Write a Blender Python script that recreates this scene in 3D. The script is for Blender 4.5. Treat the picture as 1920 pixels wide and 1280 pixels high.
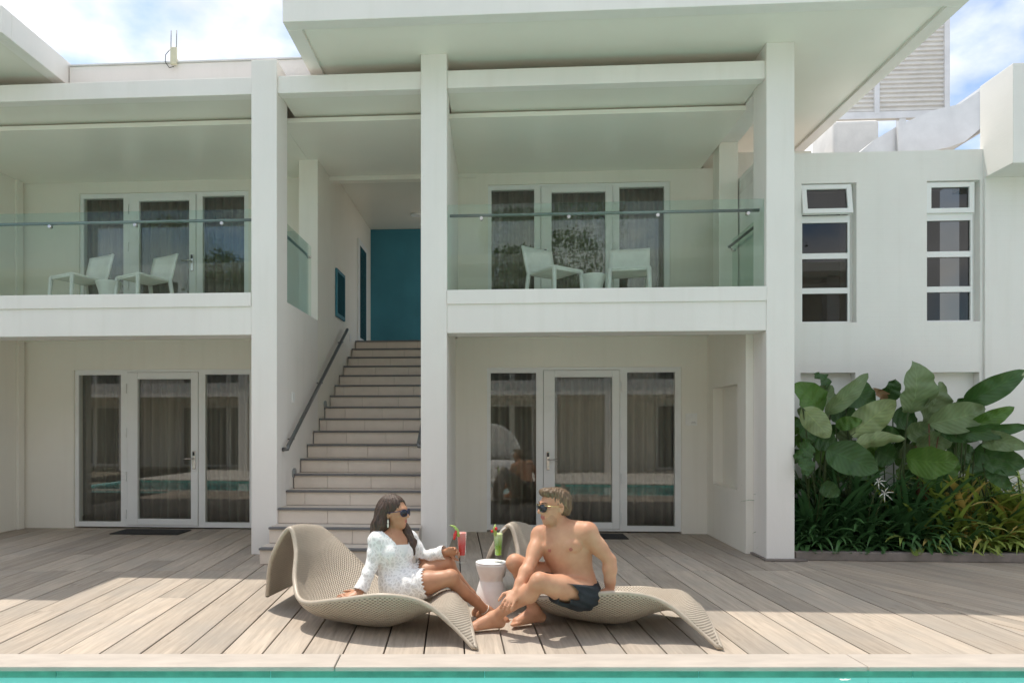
import bpy, bmesh, math, random
import numpy as np
from mathutils import Vector, Matrix, Euler
R = math.radians
random.seed(7)
sc = bpy.context.scene
for o in list(bpy.data.objects): bpy.data.objects.remove(o)

# ------------------------------------------------------------------ camera, sky, sun, exposure
FPX, CX, CY, H = 1350.0, 850.0, 803.0, 1.27       # focal length / principal point in photograph pixels, eye height
cam = bpy.data.objects.new('camera', bpy.data.cameras.new('camera'))
sc.collection.objects.link(cam)
cam.location = (0, 0, H); cam.rotation_euler = (R(90), 0, 0)
cam.data.sensor_width = 36; cam.data.lens = FPX / 1920 * 36
cam.data.shift_x = (960 - CX) / 1920; cam.data.shift_y = (CY - 640) / 1920
cam.data.clip_start = 0.05; cam.data.clip_end = 3000
sc.camera = cam

SUN = Vector((-0.25, 0.265, 1.0)).normalized()       # towards the sun
w = bpy.data.worlds.new('World'); sc.world = w; w.use_nodes = True
nt = w.node_tree; nt.nodes.clear()
wo = nt.nodes.new('ShaderNodeOutputWorld'); bg = nt.nodes.new('ShaderNodeBackground')
sky = nt.nodes.new('ShaderNodeTexSky'); sky.sky_type = 'NISHITA'; sky.sun_disc = False
sky.sun_elevation = math.asin(SUN.z); sky.sun_rotation = math.atan2(SUN.x, SUN.y)
sky.air_density = 1.0; sky.dust_density = 1.5; sky.ozone_density = 1.0
tc = nt.nodes.new('ShaderNodeTexCoord'); mp = nt.nodes.new('ShaderNodeMapping'); mp.inputs['Scale'].default_value = (1, 1, 1.6)
mp.inputs['Location'].default_value = (0.10, 0.9, 0.3)
ns = nt.nodes.new('ShaderNodeTexNoise'); ns.inputs['Scale'].default_value = 4.2; ns.inputs['Detail'].default_value = 9; ns.inputs['Roughness'].default_value = 0.52
cr = nt.nodes.new('ShaderNodeValToRGB'); cr.color_ramp.elements[0].position = 0.395; cr.color_ramp.elements[1].position = 0.565
n2 = nt.nodes.new('ShaderNodeTexNoise'); n2.inputs['Scale'].default_value = 9; n2.inputs['Detail'].default_value = 6
c2 = nt.nodes.new('ShaderNodeMapRange'); c2.inputs[1].default_value = 0.3; c2.inputs[2].default_value = 0.75; c2.inputs[3].default_value = 4.6; c2.inputs[4].default_value = 6.9
cc = nt.nodes.new('ShaderNodeCombineColor')
mx = nt.nodes.new('ShaderNodeMix'); mx.data_type = 'RGBA'
L = nt.links.new
L(tc.outputs['Generated'], mp.inputs[0]); L(mp.outputs[0], ns.inputs['Vector']); L(ns.outputs[0], cr.inputs[0]); L(mp.outputs[0], n2.inputs['Vector'])
L(n2.outputs[0], c2.inputs[0])
for i in range(3): L(c2.outputs[0], cc.inputs[i])
L(cr.outputs[0], mx.inputs[0]); L(sky.outputs[0], mx.inputs[6]); L(cc.outputs[0], mx.inputs[7])
L(mx.outputs[2], bg.inputs[0]); bg.inputs[1].default_value = 0.14; L(bg.outputs[0], wo.inputs[0])

sun = bpy.data.objects.new('sun', bpy.data.lights.new('sun', 'SUN'))
sc.collection.objects.link(sun); sun.data.energy = 2.6; sun.data.angle = R(0.55); sun.data.color = (1.0, 0.93, 0.83)
sun.rotation_euler = SUN.to_track_quat('Z', 'Y').to_euler(); sun.location = (-3, 4, 14)
sc.view_settings.view_transform = 'Standard'; sc.view_settings.look = 'None'; sc.view_settings.gamma = 1
sc.view_settings.use_curve_mapping = False; sc.view_settings.exposure = 0.68
sc.render.engine = 'CYCLES'
sc.cycles.max_bounces = 14; sc.cycles.transparent_max_bounces = 16; sc.cycles.diffuse_bounces = 9

# ------------------------------------------------------------------ geometry of the view
TH = R(3.7); CT, ST = math.cos(TH), math.sin(TH)    # the building stands turned 3.7 degrees to the deck
def W(u, v, d): return Vector(((u - CX) / FPX * d, d, H - (v - CY) / FPX * d))          # a point d metres deep
def G(u, v, z=0.0): return W(u, v, (H - z) * FPX / (v - CY))
def bd(u, Y): return Y / ((u - CX) / FPX * ST + CT)
def bx(u, Y):
    d = bd(u, Y); return (u - CX) / FPX * d * CT - d * ST
def bz(u, v, Y): return H - (v - CY) / FPX * bd(u, Y)
def BW(x, y, z=0): return Vector((x * CT + y * ST, -x * ST + y * CT, z))               # building frame to world

# ------------------------------------------------------------------ materials
def mat(name):
    m = bpy.data.materials.new(name); m.use_nodes = True
    return m, m.node_tree, m.node_tree.nodes['Principled BSDF']
def N(t, kind, **kw):
    n = t.nodes.new('ShaderNode' + kind)
    for k, v in kw.items():
        if k.startswith('i_'):
            n.inputs[k[2:].replace('_', ' ')].default_value = v
        else: setattr(n, k, v)
    return n
def paint(name, col, rough=0.55, var=0.05, scale=1.5, bump=0.06, bscale=120, coord='Object', metallic=0.0, stretch=(1, 1, 1), spec=0.4, detail=6, dirt=None):
    m, t, b = mat(name)
    tcn = N(t, 'TexCoord'); mpn = N(t, 'Mapping'); mpn.inputs['Scale'].default_value = stretch
    t.links.new(tcn.outputs[coord], mpn.inputs[0])
    no = N(t, 'TexNoise', i_Scale=scale, i_Detail=detail, i_Roughness=0.6); t.links.new(mpn.outputs[0], no.inputs['Vector'])
    ramp = N(t, 'ValToRGB')
    lo = [max(0, c * (1 - var)) for c in col]; hi = [min(1, c * (1 + var)) for c in col]
    if dirt: lo = dirt
    ramp.color_ramp.elements[0].position = 0.3; ramp.color_ramp.elements[1].position = 0.7
    ramp.color_ramp.elements[0].color = (*lo, 1); ramp.color_ramp.elements[1].color = (*hi, 1)
    t.links.new(no.outputs[0], ramp.inputs[0]); t.links.new(ramp.outputs[0], b.inputs['Base Color'])
    b.inputs['Roughness'].default_value = rough; b.inputs['Metallic'].default_value = metallic
    b.inputs['Specular IOR Level'].default_value = spec
    if bump:
        nb = N(t, 'TexNoise', i_Scale=bscale, i_Detail=4); t.links.new(mpn.outputs[0], nb.inputs['Vector'])
        bu = N(t, 'Bump', i_Strength=bump, i_Distance=0.01); t.links.new(nb.outputs[0], bu.inputs['Height']); t.links.new(bu.outputs[0], b.inputs['Normal'])
    return m
def glassy(name, tint, refl=0.08, rough=0.0, bumpscale=None, bump=0.05, gloss=(1, 1, 1)):
    m, t, b = mat(name); t.nodes.remove(b); out = t.nodes['Material Output']
    tr = N(t, 'BsdfTransparent'); tr.inputs[0].default_value = (*tint, 1)
    gl = N(t, 'BsdfGlossy'); gl.inputs['Roughness'].default_value = rough; gl.inputs[0].default_value = (*gloss, 1)
    lw = N(t, 'LayerWeight'); lw.inputs[0].default_value = 0.5
    pw = N(t, 'Math', operation='POWER'); pw.inputs[1].default_value = 5; t.links.new(lw.outputs['Facing'], pw.inputs[0])
    ma = N(t, 'Math', operation='MULTIPLY_ADD'); ma.inputs[1].default_value = 1 - refl; ma.inputs[2].default_value = refl
    t.links.new(pw.outputs[0], ma.inputs[0])
    ms = N(t, 'MixShader'); t.links.new(ma.outputs[0], ms.inputs[0]); t.links.new(tr.outputs[0], ms.inputs[1]); t.links.new(gl.outputs[0], ms.inputs[2])
    t.links.new(ms.outputs[0], out.inputs[0])
    if bumpscale:
        tcn = N(t, 'TexCoord'); nb = N(t, 'TexNoise', i_Scale=bumpscale, i_Detail=3); t.links.new(tcn.outputs['Object'], nb.inputs['Vector'])
        bu = N(t, 'Bump', i_Strength=bump, i_Distance=0.02); t.links.new(nb.outputs[0], bu.inputs['Height'])
        t.links.new(bu.outputs[0], gl.inputs['Normal']); t.links.new(bu.outputs[0], lw.inputs['Normal'])
    return m
def plain(name, col, rough=0.5, metallic=0.0, spec=0.5, bump=0.0, bscale=200, var=0.06, scale=12):
    return paint(name, col, rough, var, scale, bump, bscale, metallic=metallic, spec=spec)

M = {}
M['white'] = paint('white_render', (0.815, 0.79, 0.752), 0.5, 0.04, 1.3, 0.08, 60, stretch=(1, 1, .45))
M['soffit'] = paint('soffit_paint', (0.84, 0.82, 0.745), 0.24, 0.03, 0.8, 0.015, 20, spec=0.35)
M['cream'] = paint('cream_render', (0.815, 0.79, 0.715), 0.55, 0.03, 1.0, 0.05, 90)
M['upvc'] = paint('white_upvc', (0.80, 0.81, 0.80), 0.3, 0.02, 3, 0)
def streaks(m, col, amt=.3):
    t = m.node_tree; b = t.nodes['Principled BSDF']; src = b.inputs['Base Color'].links[0].from_socket
    tcn = N(t, 'TexCoord'); mpn = N(t, 'Mapping'); mpn.inputs['Scale'].default_value = (9, 9, .55); t.links.new(tcn.outputs['Object'], mpn.inputs[0])
    no = N(t, 'TexNoise', i_Scale=1.0, i_Detail=5, i_Roughness=.55); t.links.new(mpn.outputs[0], no.inputs['Vector'])
    mr = N(t, 'MapRange'); mr.inputs[1].default_value = .52; mr.inputs[2].default_value = .80; mr.inputs[3].default_value = 0; mr.inputs[4].default_value = amt; t.links.new(no.outputs[0], mr.inputs[0])
    mk = N(t, 'Mix', data_type='RGBA'); t.links.new(mr.outputs[0], mk.inputs[0]); t.links.new(src, mk.inputs[6]); mk.inputs[7].default_value = (*col, 1); t.links.new(mk.outputs[2], b.inputs['Base Color'])
streaks(M['white'], (.62, .595, .52), .20); streaks(M['cream'], (.64, .60, .50), .16)
M['teal'] = paint('teal_wall_paint', (0.045, 0.205, 0.275), 0.6, 0.10, 2, 0.05, 90)
M['glass'] = glassy('door_glass', (0.93, 0.94, 0.915), 0.055, 0.0, 0.9, 0.012)
M['dark_glass'] = glassy('window_glass', (0.36, 0.36, 0.35), 0.05, 0.0, 0.9, 0.012)
M['rail_glass'] = glassy('balustrade_glass', (0.88, 0.945, 0.915), 0.02)
M['tumbler'] = glassy('clear_glass', (0.97, 0.98, 0.98), 0.03)
M['water'] = glassy('pool_water', (0.78, 0.97, 0.96), 0.03, 0.0, 3.0, 0.10)
M['steel'] = plain('brushed_steel', (0.26, 0.27, 0.27), 0.38, 0.9)
M['dark_steel'] = plain('dark_handrail', (0.16, 0.165, 0.165), 0.35, 0.6)
M['galv'] = paint('galvanised_duct', (0.74, 0.75, 0.76), 0.4, 0.08, 4, 0.1, 15, metallic=0.3)
M['chrome'] = plain('handle_metal', (0.6, 0.58, 0.55), 0.25, 1.0)
M['black'] = plain('black_plastic', (0.012, 0.012, 0.013), 0.3)
M['grey_plastic'] = plain('grey_plastic', (0.28, 0.29, 0.29), 0.5)
M['nosing'] = plain('grey_nosing', (0.15, 0.15, 0.155), 0.5, bump=0.2, bscale=300)
M['tile'] = paint('riser_tile', (0.70, 0.615, 0.53), 0.4, 0.05, 6, 0.03, 60)
M['grout'] = plain('tile_grout', (0.36, 0.32, 0.28), 0.8)
M['tread'] = paint('tread_tile', (0.62, 0.55, 0.475), 0.5, 0.06, 5, 0.05, 60)
M['mat'] = plain('mat_fibre', (0.035, 0.035, 0.035), 0.95, bump=0.8, bscale=500)
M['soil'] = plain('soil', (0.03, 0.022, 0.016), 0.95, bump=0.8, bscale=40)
M['kerb'] = paint('stone_kerb', (0.22, 0.19, 0.17), 0.7, 0.2, 7, 0.3, 60)
M['coping'] = paint('pale_stone_coping', (0.46, 0.41, 0.36), 0.6, 0.12, 5, 0.12, 70, stretch=(0.6, 2, 1))
M['pool_wall'] = paint('green_pool_tile', (0.16, 0.33, 0.26), 0.4, 0.25, 7, 0.05, 50)
M['pool_floor'] = paint('turquoise_pool_plaster', (0.40, 0.76, 0.735), 0.6, 0.05, 2, 0.02, 30)
M['table_white'] = plain('white_moulded_plastic', (0.86, 0.85, 0.84), 0.45, bump=0.02)
M['chair_white'] = plain('chair_plastic', (0.80, 0.80, 0.77), 0.4)
M['yellow'] = plain('yellowed_box', (0.66, 0.62, 0.46), 0.5)
M['paving'] = paint('pale_paving', (0.74, 0.70, 0.64), 0.7, 0.06, 3, 0.1, 60)  # unseen surface, made pale to bounce light up onto the ceilings
M['balcony_tile'] = paint('balcony_tile', (0.74, 0.70, 0.62), 0.5, 0.05, 4, 0.03, 60)
M['ground'] = paint('sandy_ground', (0.32, 0.28, 0.22), 0.9, 0.2, 3, 0.4, 40)
M['white_far'] = paint('white_tank', (0.72, 0.71, 0.68), 0.6, 0.08, 5, 0.1, 30)

def make_curtain():
    m = paint('grey_brown_curtain', (0.235, 0.22, 0.19), 0.9, 0.28, 2.2, 0.3, 400, stretch=(7, 1, 0.12), spec=0.1)
    return m
M['curtain'] = make_curtain()

def make_wing():
    m = paint('white_block_wall', (0.79, 0.78, 0.75), 0.55, 0.03, 1.2, 0)
    t = m.node_tree; b = t.nodes['Principled BSDF']
    tcn = N(t, 'TexCoord'); mpn = N(t, 'Mapping'); t.links.new(tcn.outputs['Object'], mpn.inputs[0])
    mpn.inputs['Rotation'].default_value = (R(90), 0, 0)
    br = N(t, 'TexBrick', i_Scale=4.0, i_Mortar_Size=0.006, i_Brick_Width=0.9, i_Row_Height=0.21); br.inputs['Mortar Smooth'].default_value = 0.6
    t.links.new(mpn.outputs[0], br.inputs['Vector'])
    nz = N(t, 'TexNoise', i_Scale=3.0, i_Detail=3); t.links.new(tcn.outputs['Object'], nz.inputs['Vector'])
    mu = N(t, 'Math', operation='MULTIPLY'); t.links.new(br.outputs['Fac'], mu.inputs[0]); t.links.new(nz.outputs[0], mu.inputs[1])
    bu = N(t, 'Bump', i_Strength=0.35, i_Distance=0.006, invert=True); t.links.new(mu.outputs[0], bu.inputs['Height']); t.links.new(bu.outputs[0], b.inputs['Normal'])
    return m
M['wing'] = make_wing(); streaks(M['wing'], (.60, .585, .52), .20)

def make_wood(name, base, grey, scl=1.0):
    m, t, b = mat(name)
    tcn = N(t, 'TexCoord'); oi = N(t, 'ObjectInfo')
    ad = N(t, 'VectorMath', operation='MULTIPLY_ADD'); t.links.new(oi.outputs['Random'], ad.inputs[0]); ad.inputs[1].default_value = (37, 91, 13)
    t.links.new(tcn.outputs['Object'], ad.inputs[2])
    mpn = N(t, 'Mapping'); mpn.inputs['Scale'].default_value = (14 * scl, 0.9, 14); t.links.new(ad.outputs[0], mpn.inputs[0])
    g = N(t, 'TexNoise', i_Scale=2.2, i_Detail=9, i_Roughness=0.68, i_Distortion=0.6); t.links.new(mpn.outputs[0], g.inputs['Vector'])
    big = N(t, 'TexNoise', i_Scale=1.7, i_Detail=5, i_Roughness=0.6); t.links.new(ad.outputs[0], big.inputs['Vector'])
    r1 = N(t, 'ValToRGB'); r1.color_ramp.elements[0].position = 0.28; r1.color_ramp.elements[1].position = 0.72
    r1.color_ramp.elements[0].color = (*[c * 0.66 for c in base], 1); r1.color_ramp.elements[1].color = (*[min(1, c * 1.16) for c in base], 1)
    t.links.new(g.outputs[0], r1.inputs[0])
    mr = N(t, 'MapRange'); mr.inputs[1].default_value = 0.42; mr.inputs[2].default_value = 0.70; mr.inputs[3].default_value = 0; mr.inputs[4].default_value = 0.75; t.links.new(big.outputs[0], mr.inputs[0])
    mixc = N(t, 'Mix', data_type='RGBA'); t.links.new(mr.outputs[0], mixc.inputs[0]); t.links.new(r1.outputs[0], mixc.inputs[6]); mixc.inputs[7].default_value = (*grey, 1)
    hs = N(t, 'HueSaturation'); t.links.new(mixc.outputs[2], hs.inputs['Color'])
    vr = N(t, 'MapRange'); vr.inputs[3].default_value = 0.84; vr.inputs[4].default_value = 1.13; t.links.new(oi.outputs['Random'], vr.inputs[0]); t.links.new(vr.outputs[0], hs.inputs['Value'])
    # dark knots and stains
    vo = N(t, 'TexNoise', i_Scale=5.0, i_Detail=2); 
    mp2 = N(t, 'Mapping'); mp2.inputs['Scale'].default_value = (2.2, 0.8, 1); t.links.new(ad.outputs[0], mp2.inputs[0]); t.links.new(mp2.outputs[0], vo.inputs['Vector'])
    kr = N(t, 'MapRange'); kr.inputs[1].default_value = 0.70; kr.inputs[2].default_value = 0.78; kr.inputs[3].default_value = 0; kr.inputs[4].default_value = 0.45; t.links.new(vo.outputs[0], kr.inputs[0])
    mk = N(t, 'Mix', data_type='RGBA'); t.links.new(kr.outputs[0], mk.inputs[0]); t.links.new(hs.outputs[0], mk.inputs[6]); mk.inputs[7].default_value = (*[c * 0.35 for c in base], 1)
    t.links.new(mk.outputs[2], b.inputs['Base Color'])
    b.inputs['Roughness'].default_value = 0.72; b.inputs['Specular IOR Level'].default_value = 0.25
    bu = N(t, 'Bump', i_Strength=0.28, i_Distance=0.006); t.links.new(g.outputs[0], bu.inputs['Height']); t.links.new(bu.outputs[0], b.inputs['Normal'])
    return m
M['deck'] = make_wood('weathered_deck_wood', (0.465, 0.395, 0.322), (0.36, 0.325, 0.283))
M['deck_fine'] = make_wood('weathered_narrow_deck_wood', (0.45, 0.375, 0.30), (0.36, 0.32, 0.27), 1.6)
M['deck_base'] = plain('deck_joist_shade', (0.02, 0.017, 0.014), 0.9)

def make_wicker():
    m, t, b = mat('woven_resin_wicker')
    uv = N(t, 'UVMap'); sep = N(t, 'SeparateXYZ'); t.links.new(uv.outputs[0], sep.inputs[0])
    # over-under weave: checker of strands with rounded profile
    def wave(sock, freq):
        mu = N(t, 'Math', operation='MULTIPLY'); mu.inputs[1].default_value = freq; t.links.new(sock, mu.inputs[0])
        s = N(t, 'Math', operation='SINE'); t.links.new(mu.outputs[0], s.inputs[0]); return s
    fx = wave(sep.outputs[0], 2 * math.pi * 92); fy = wave(sep.outputs[1], 2 * math.pi * 40)
    pr = N(t, 'Math', operation='MULTIPLY'); t.links.new(fx.outputs[0], pr.inputs[0]); t.links.new(fy.outputs[0], pr.inputs[1])
    mr = N(t, 'MapRange'); mr.inputs[1].default_value = -0.75; mr.inputs[2].default_value = 0.6; t.links.new(pr.outputs[0], mr.inputs[0])
    no = N(t, 'TexNoise', i_Scale=30, i_Detail=3); tcn = N(t, 'TexCoord'); t.links.new(tcn.outputs['Object'], no.inputs['Vector'])
    cr_ = N(t, 'ValToRGB'); cr_.color_ramp.elements[0].color = (0.20, 0.165, 0.125, 1); cr_.color_ramp.elements[1].color = (0.55, 0.475, 0.385, 1)
    cr_.color_ramp.elements[0].position = 0.05; cr_.color_ramp.elements[1].position = 0.75
    mxx = N(t, 'Math', operation='MULTIPLY_ADD'); mxx.inputs[1].default_value = 0.25; t.links.new(no.outputs[0], mxx.inputs[0]); 
    sb = N(t, 'Math', operation='SUBTRACT'); sb.inputs[1].default_value = 0.12; t.links.new(mr.outputs[0], sb.inputs[0]); t.links.new(sb.outputs[0], mxx.inputs[2])
    t.links.new(mxx.outputs[0], cr_.inputs[0]); t.links.new(cr_.outputs[0], b.inputs['Base Color'])
    b.inputs['Roughness'].default_value = 0.42; b.inputs['Specular IOR Level'].default_value = 0.5
    bu = N(t, 'Bump', i_Strength=0.8, i_Distance=0.006); t.links.new(mr.outputs[0], bu.inputs['Height']); t.links.new(bu.outputs[0], b.inputs['Normal'])
    return m
M['wicker'] = make_wicker()

def make_leaf(name, col, back, rough=0.35, freq=60):
    m, t, b = mat(name)
    uv = N(t, 'UVMap'); sep = N(t, 'SeparateXYZ'); t.links.new(uv.outputs[0], sep.inputs[0])
    # side veins run obliquely from the midrib
    ab = N(t, 'Math', operation='ABSOLUTE'); sm = N(t, 'Math', operation='SUBTRACT'); sm.inputs[1].default_value = 0.5
    t.links.new(sep.outputs[0], sm.inputs[0]); t.links.new(sm.outputs[0], ab.inputs[0])
    ma = N(t, 'Math', operation='MULTIPLY_ADD'); ma.inputs[1].default_value = -0.6; t.links.new(ab.outputs[0], ma.inputs[0]); t.links.new(sep.outputs[1], ma.inputs[2])
    mu = N(t, 'Math', operation='MULTIPLY'); mu.inputs[1].default_value = freq; t.links.new(ma.outputs[0], mu.inputs[0])
    si = N(t, 'Math', operation='SINE'); t.links.new(mu.outputs[0], si.inputs[0])
    oi = N(t, 'ObjectInfo'); tcn = N(t, 'TexCoord'); no = N(t, 'TexNoise', i_Scale=5, i_Detail=4); t.links.new(tcn.outputs['Object'], no.inputs['Vector'])
    geo = N(t, 'NewGeometry')
    mixc = N(t, 'Mix', data_type='RGBA'); mixc.inputs[6].default_value = (*col, 1); mixc.inputs[7].default_value = (*back, 1); t.links.new(geo.outputs['Backfacing'], mixc.inputs[0])
    hs = N(t, 'HueSaturation'); t.links.new(mixc.outputs[2], hs.inputs['Color'])
    s1 = N(t, 'Math', operation='MULTIPLY_ADD'); s1.inputs[1].default_value = 0.05; s1.inputs[2].default_value = 0.0; t.links.new(si.outputs[0], s1.inputs[0])
    s2 = N(t, 'Math', operation='MULTIPLY_ADD'); s2.inputs[1].default_value = 0.7; s2.inputs[2].default_value = 0.62; t.links.new(no.outputs[0], s2.inputs[0])
    s3 = N(t, 'Math', operation='ADD'); t.links.new(s1.outputs[0], s3.inputs[0]); t.links.new(s2.outputs[0], s3.inputs[1])
    t.links.new(s3.outputs[0], hs.inputs['Value'])
    rib = N(t, 'MapRange'); rib.inputs[1].default_value = 0.0; rib.inputs[2].default_value = 0.02; rib.inputs[3].default_value = 0.6; rib.inputs[4].default_value = 0.0; t.links.new(ab.outputs[0], rib.inputs[0])
    mr = N(t, 'Mix', data_type='RGBA'); t.links.new(rib.outputs[0], mr.inputs[0]); t.links.new(hs.outputs[0], mr.inputs[6]); mr.inputs[7].default_value = (*[min(1, c * 1.7) for c in col], 1)
    t.links.new(mr.outputs[2], b.inputs['Base Color'])
    b.inputs['Roughness'].default_value = rough; b.inputs['Specular IOR Level'].default_value = 0.45
    bu = N(t, 'Bump', i_Strength=0.25, i_Distance=0.004); t.links.new(si.outputs[0], bu.inputs['Height']); t.links.new(bu.outputs[0], b.inputs['Normal'])
    out = t.nodes['Material Output']; tl = N(t, 'BsdfTranslucent'); t.links.new(hs.outputs[0], tl.inputs[0])
    ms = N(t, 'MixShader'); ms.inputs[0].default_value = 0.22; t.links.new(b.outputs[0], ms.inputs[1]); t.links.new(tl.outputs[0], ms.inputs[2]); t.links.new(ms.outputs[0], out.inputs[0])
    return m
M['leaf_dark'] = make_leaf('dark_paddle_leaf', (0.050, 0.118, 0.030), (0.21, 0.27, 0.13), .42)
M['leaf_mid'] = make_leaf('green_paddle_leaf', (0.085, 0.180, 0.030), (0.20, 0.29, 0.10), .42)
M['leaf_pale'] = make_leaf('pale_paddle_leaf', (0.230, 0.300, 0.115), (0.26, 0.33, 0.15), .45)
M['leaf_grey'] = make_leaf('grey_green_paddle_leaf', (0.165, 0.235, 0.105), (0.19, 0.26, 0.13), .45)
M['strap_dark'] = make_leaf('dark_strap_leaf', (0.053, 0.135, 0.049), (0.075, 0.169, 0.056), 0.3, 2)
M['strap_lime'] = make_leaf('lime_strap_leaf', (0.264, 0.360, 0.069), (0.312, 0.390, 0.098), 0.35, 2)
M['strap_yellow'] = make_leaf('yellowing_strap_leaf', (0.538, 0.404, 0.113), (0.538, 0.419, 0.135), 0.4, 2)
M['tree_leaf'] = plain('tree_leaf', (0.06, 0.11, 0.03), 0.5, var=.3, scale=1.5)
M['stem'] = plain('green_petiole', (0.06, 0.09, 0.03), 0.45)
M['stem_red'] = plain('brown_petiole', (0.14, 0.06, 0.03), 0.5)
M['petal'] = plain('white_petal', (0.8, 0.8, 0.74), 0.5)
M['leaf_brown'] = plain('dried_leaf', (0.24, 0.15, 0.08), 0.7)

# ------------------------------------------------------------------ object helpers
COL = sc.collection
def link(o, parent=None):
    COL.objects.link(o)
    if parent is not None: o.parent = parent
    return o
def tag(o, label=None, cat=None, group=None, kind=None):
    if label: o['label'] = label
    if cat: o['category'] = cat
    if group: o['group'] = group
    if kind: o['kind'] = kind
    return o
def empty(name, loc=(0, 0, 0), rz=0.0):
    o = bpy.data.objects.new(name, None); link(o); o.location = loc; o.rotation_euler = (0, 0, rz); o.empty_display_size = 0.1
    return o
def mesh(name, verts, faces, material, parent=None, smooth=False, uvs=None, loc=None, rz=None):
    me = bpy.data.meshes.new(name); me.from_pydata([tuple(v) for v in verts], [], faces); me.update()
    me.materials.append(material)
    if smooth: me.shade_smooth()
    if uvs is not None:
        ul = me.uv_layers.new(name='UVMap'); li = np.zeros(len(me.loops), dtype=np.int32); me.loops.foreach_get('vertex_index', li)
        ul.data.foreach_set('uv', np.asarray(uvs, dtype=np.float32)[li].ravel())
    o = bpy.data.objects.new(name, me); link(o, parent)
    if loc is not None: o.location = loc
    if rz is not None: o.rotation_euler = (0, 0, rz)
    return o
class MB:
    def __init__(s): s.bm = bmesh.new()
    def box(s, x0, x1, y0, y1, z0, z1, rot=None):
        vs = [Vector((x, y, z)) for x in (x0, x1) for y in (y0, y1) for z in (z0, z1)]
        if rot is not None:
            c = Vector(((x0 + x1) / 2, (y0 + y1) / 2, (z0 + z1) / 2)); vs = [c + rot @ (v - c) for v in vs]
        b = [s.bm.verts.new(v) for v in vs]
        for f in ((0, 1, 3, 2), (4, 6, 7, 5), (0, 4, 5, 1), (2, 3, 7, 6), (0, 2, 6, 4), (1, 5, 7, 3)): s.bm.faces.new([b[i] for i in f])
        return s
    def bevel(s, wd=0.006, seg=2):
        bmesh.ops.recalc_face_normals(s.bm, faces=s.bm.faces)
        ed = [e for e in s.bm.edges if len(e.link_faces) == 2 and e.calc_face_angle(0) > 0.6]
        bmesh.ops.bevel(s.bm, geom=ed, offset=wd, segments=seg, affect='EDGES', profile=0.5, clamp_overlap=True); return s
    def tube(s, pts, rad, n=10, cap=True):
        pts = [Vector(p) for p in pts]; rings = []
        rads = rad if isinstance(rad, (list, tuple)) else [rad] * len(pts)
        up = None
        for i, p in enumerate(pts):
            d = (pts[min(i + 1, len(pts) - 1)] - pts[max(i - 1, 0)]).normalized()
            if up is None: up = Vector((0, 0, 1)) if abs(d.z) < 0.9 else Vector((1, 0, 0))
            a = d.cross(up).normalized(); b2 = a.cross(d).normalized(); up = b2
            rings.append([s.bm.verts.new(p + rads[i] * (math.cos(2 * math.pi * k / n) * a + math.sin(2 * math.pi * k / n) * b2)) for k in range(n)])
        for r0, r1 in zip(rings, rings[1:]):
            for k in range(n):
                f = s.bm.faces.new((r0[k], r0[(k + 1) % n], r1[(k + 1) % n], r1[k])); f.smooth = True
        if cap: s.bm.faces.new(rings[0][::-1]); s.bm.faces.new(rings[-1])
        return s
    def lathe(s, prof, c=(0, 0, 0), n=40):
        c = Vector(c); rings = []
        for (r, z) in prof:
            rings.append([s.bm.verts.new(c + Vector((r * math.cos(2 * math.pi * k / n), r * math.sin(2 * math.pi * k / n), z))) for k in range(n)])
        for r0, r1 in zip(rings, rings[1:]):
            for k in range(n):
                f = s.bm.faces.new((r0[k], r0[(k + 1) % n], r1[(k + 1) % n], r1[k])); f.smooth = True
        s.bm.faces.new(rings[0][::-1]); s.bm.faces.new(rings[-1]); return s
    def poly(s, pts, z0, z1):
        b = [s.bm.verts.new((p[0], p[1], z0)) for p in pts]; t = [s.bm.verts.new((p[0], p[1], z1)) for p in pts]; n = len(pts)
        s.bm.faces.new(b[::-1]); s.bm.faces.new(t)
        for i in range(n): s.bm.faces.new((b[i], b[(i + 1) % n], t[(i + 1) % n], t[i]))
        return s
    def build(s, name, material, parent=None, loc=None, rz=None, center=False):
        bmesh.ops.recalc_face_normals(s.bm, faces=s.bm.faces)
        if center:
            c = sum((v.co for v in s.bm.verts), Vector()) / len(s.bm.verts)
            for v in s.bm.verts: v.co -= c
            loc = c if loc is None else Vector(loc) + c
        me = bpy.data.meshes.new(name); s.bm.to_mesh(me); s.bm.free(); me.materials.append(material)
        o = bpy.data.objects.new(name, me); link(o, parent)
        if loc is not None: o.location = loc
        if rz is not None: o.rotation_euler = (0, 0, rz)
        return o
def copy_tree(o, parent=None):
    c = o.copy(); COL.objects.link(c); c.parent = parent
    for ch in list(o.children): copy_tree(ch, c)
    return c
def box(name, m, parent, x0, x1, y0, y1, z0, z1, bev=0.006):
    b = MB().box(x0, x1, y0, y1, z0, z1)
    if bev: b.bevel(bev, 2)
    return b.build(name, m, parent)

# ------------------------------------------------------------------ the ground, pool, deck
POOL = (-9.0, 10.0, 1.1, 3.86)       # x0 x1 y0 y1
def ring(name, m, outer, inner, z):
    X0, X1, Y0, Y1 = outer; x0, x1, y0, y1 = inner
    v = [(X0, Y0, z), (X1, Y0, z), (X1, Y1, z), (X0, Y1, z), (x0, y0, z), (x1, y0, z), (x1, y1, z), (x0, y1, z)]
    return mesh(name, v, [(0, 1, 5, 4), (1, 2, 6, 5), (2, 3, 7, 6), (3, 0, 4, 7)], m)
tag(ring('ground', M['ground'], (-900, 900, -900, 900), (POOL[0] - .05, POOL[1] + .05, POOL[2] - .05, POOL[3] + .05), -0.085), kind='structure')
x0, x1, y0, y1 = POOL
pb = MB()
pb.box(x0 - .2, x1 + .2, y0 - .2, y1 + .2, -1.5, -1.3)
pool = pb.build('pool_floor', M['pool_floor']); tag(pool, kind='structure')
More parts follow.
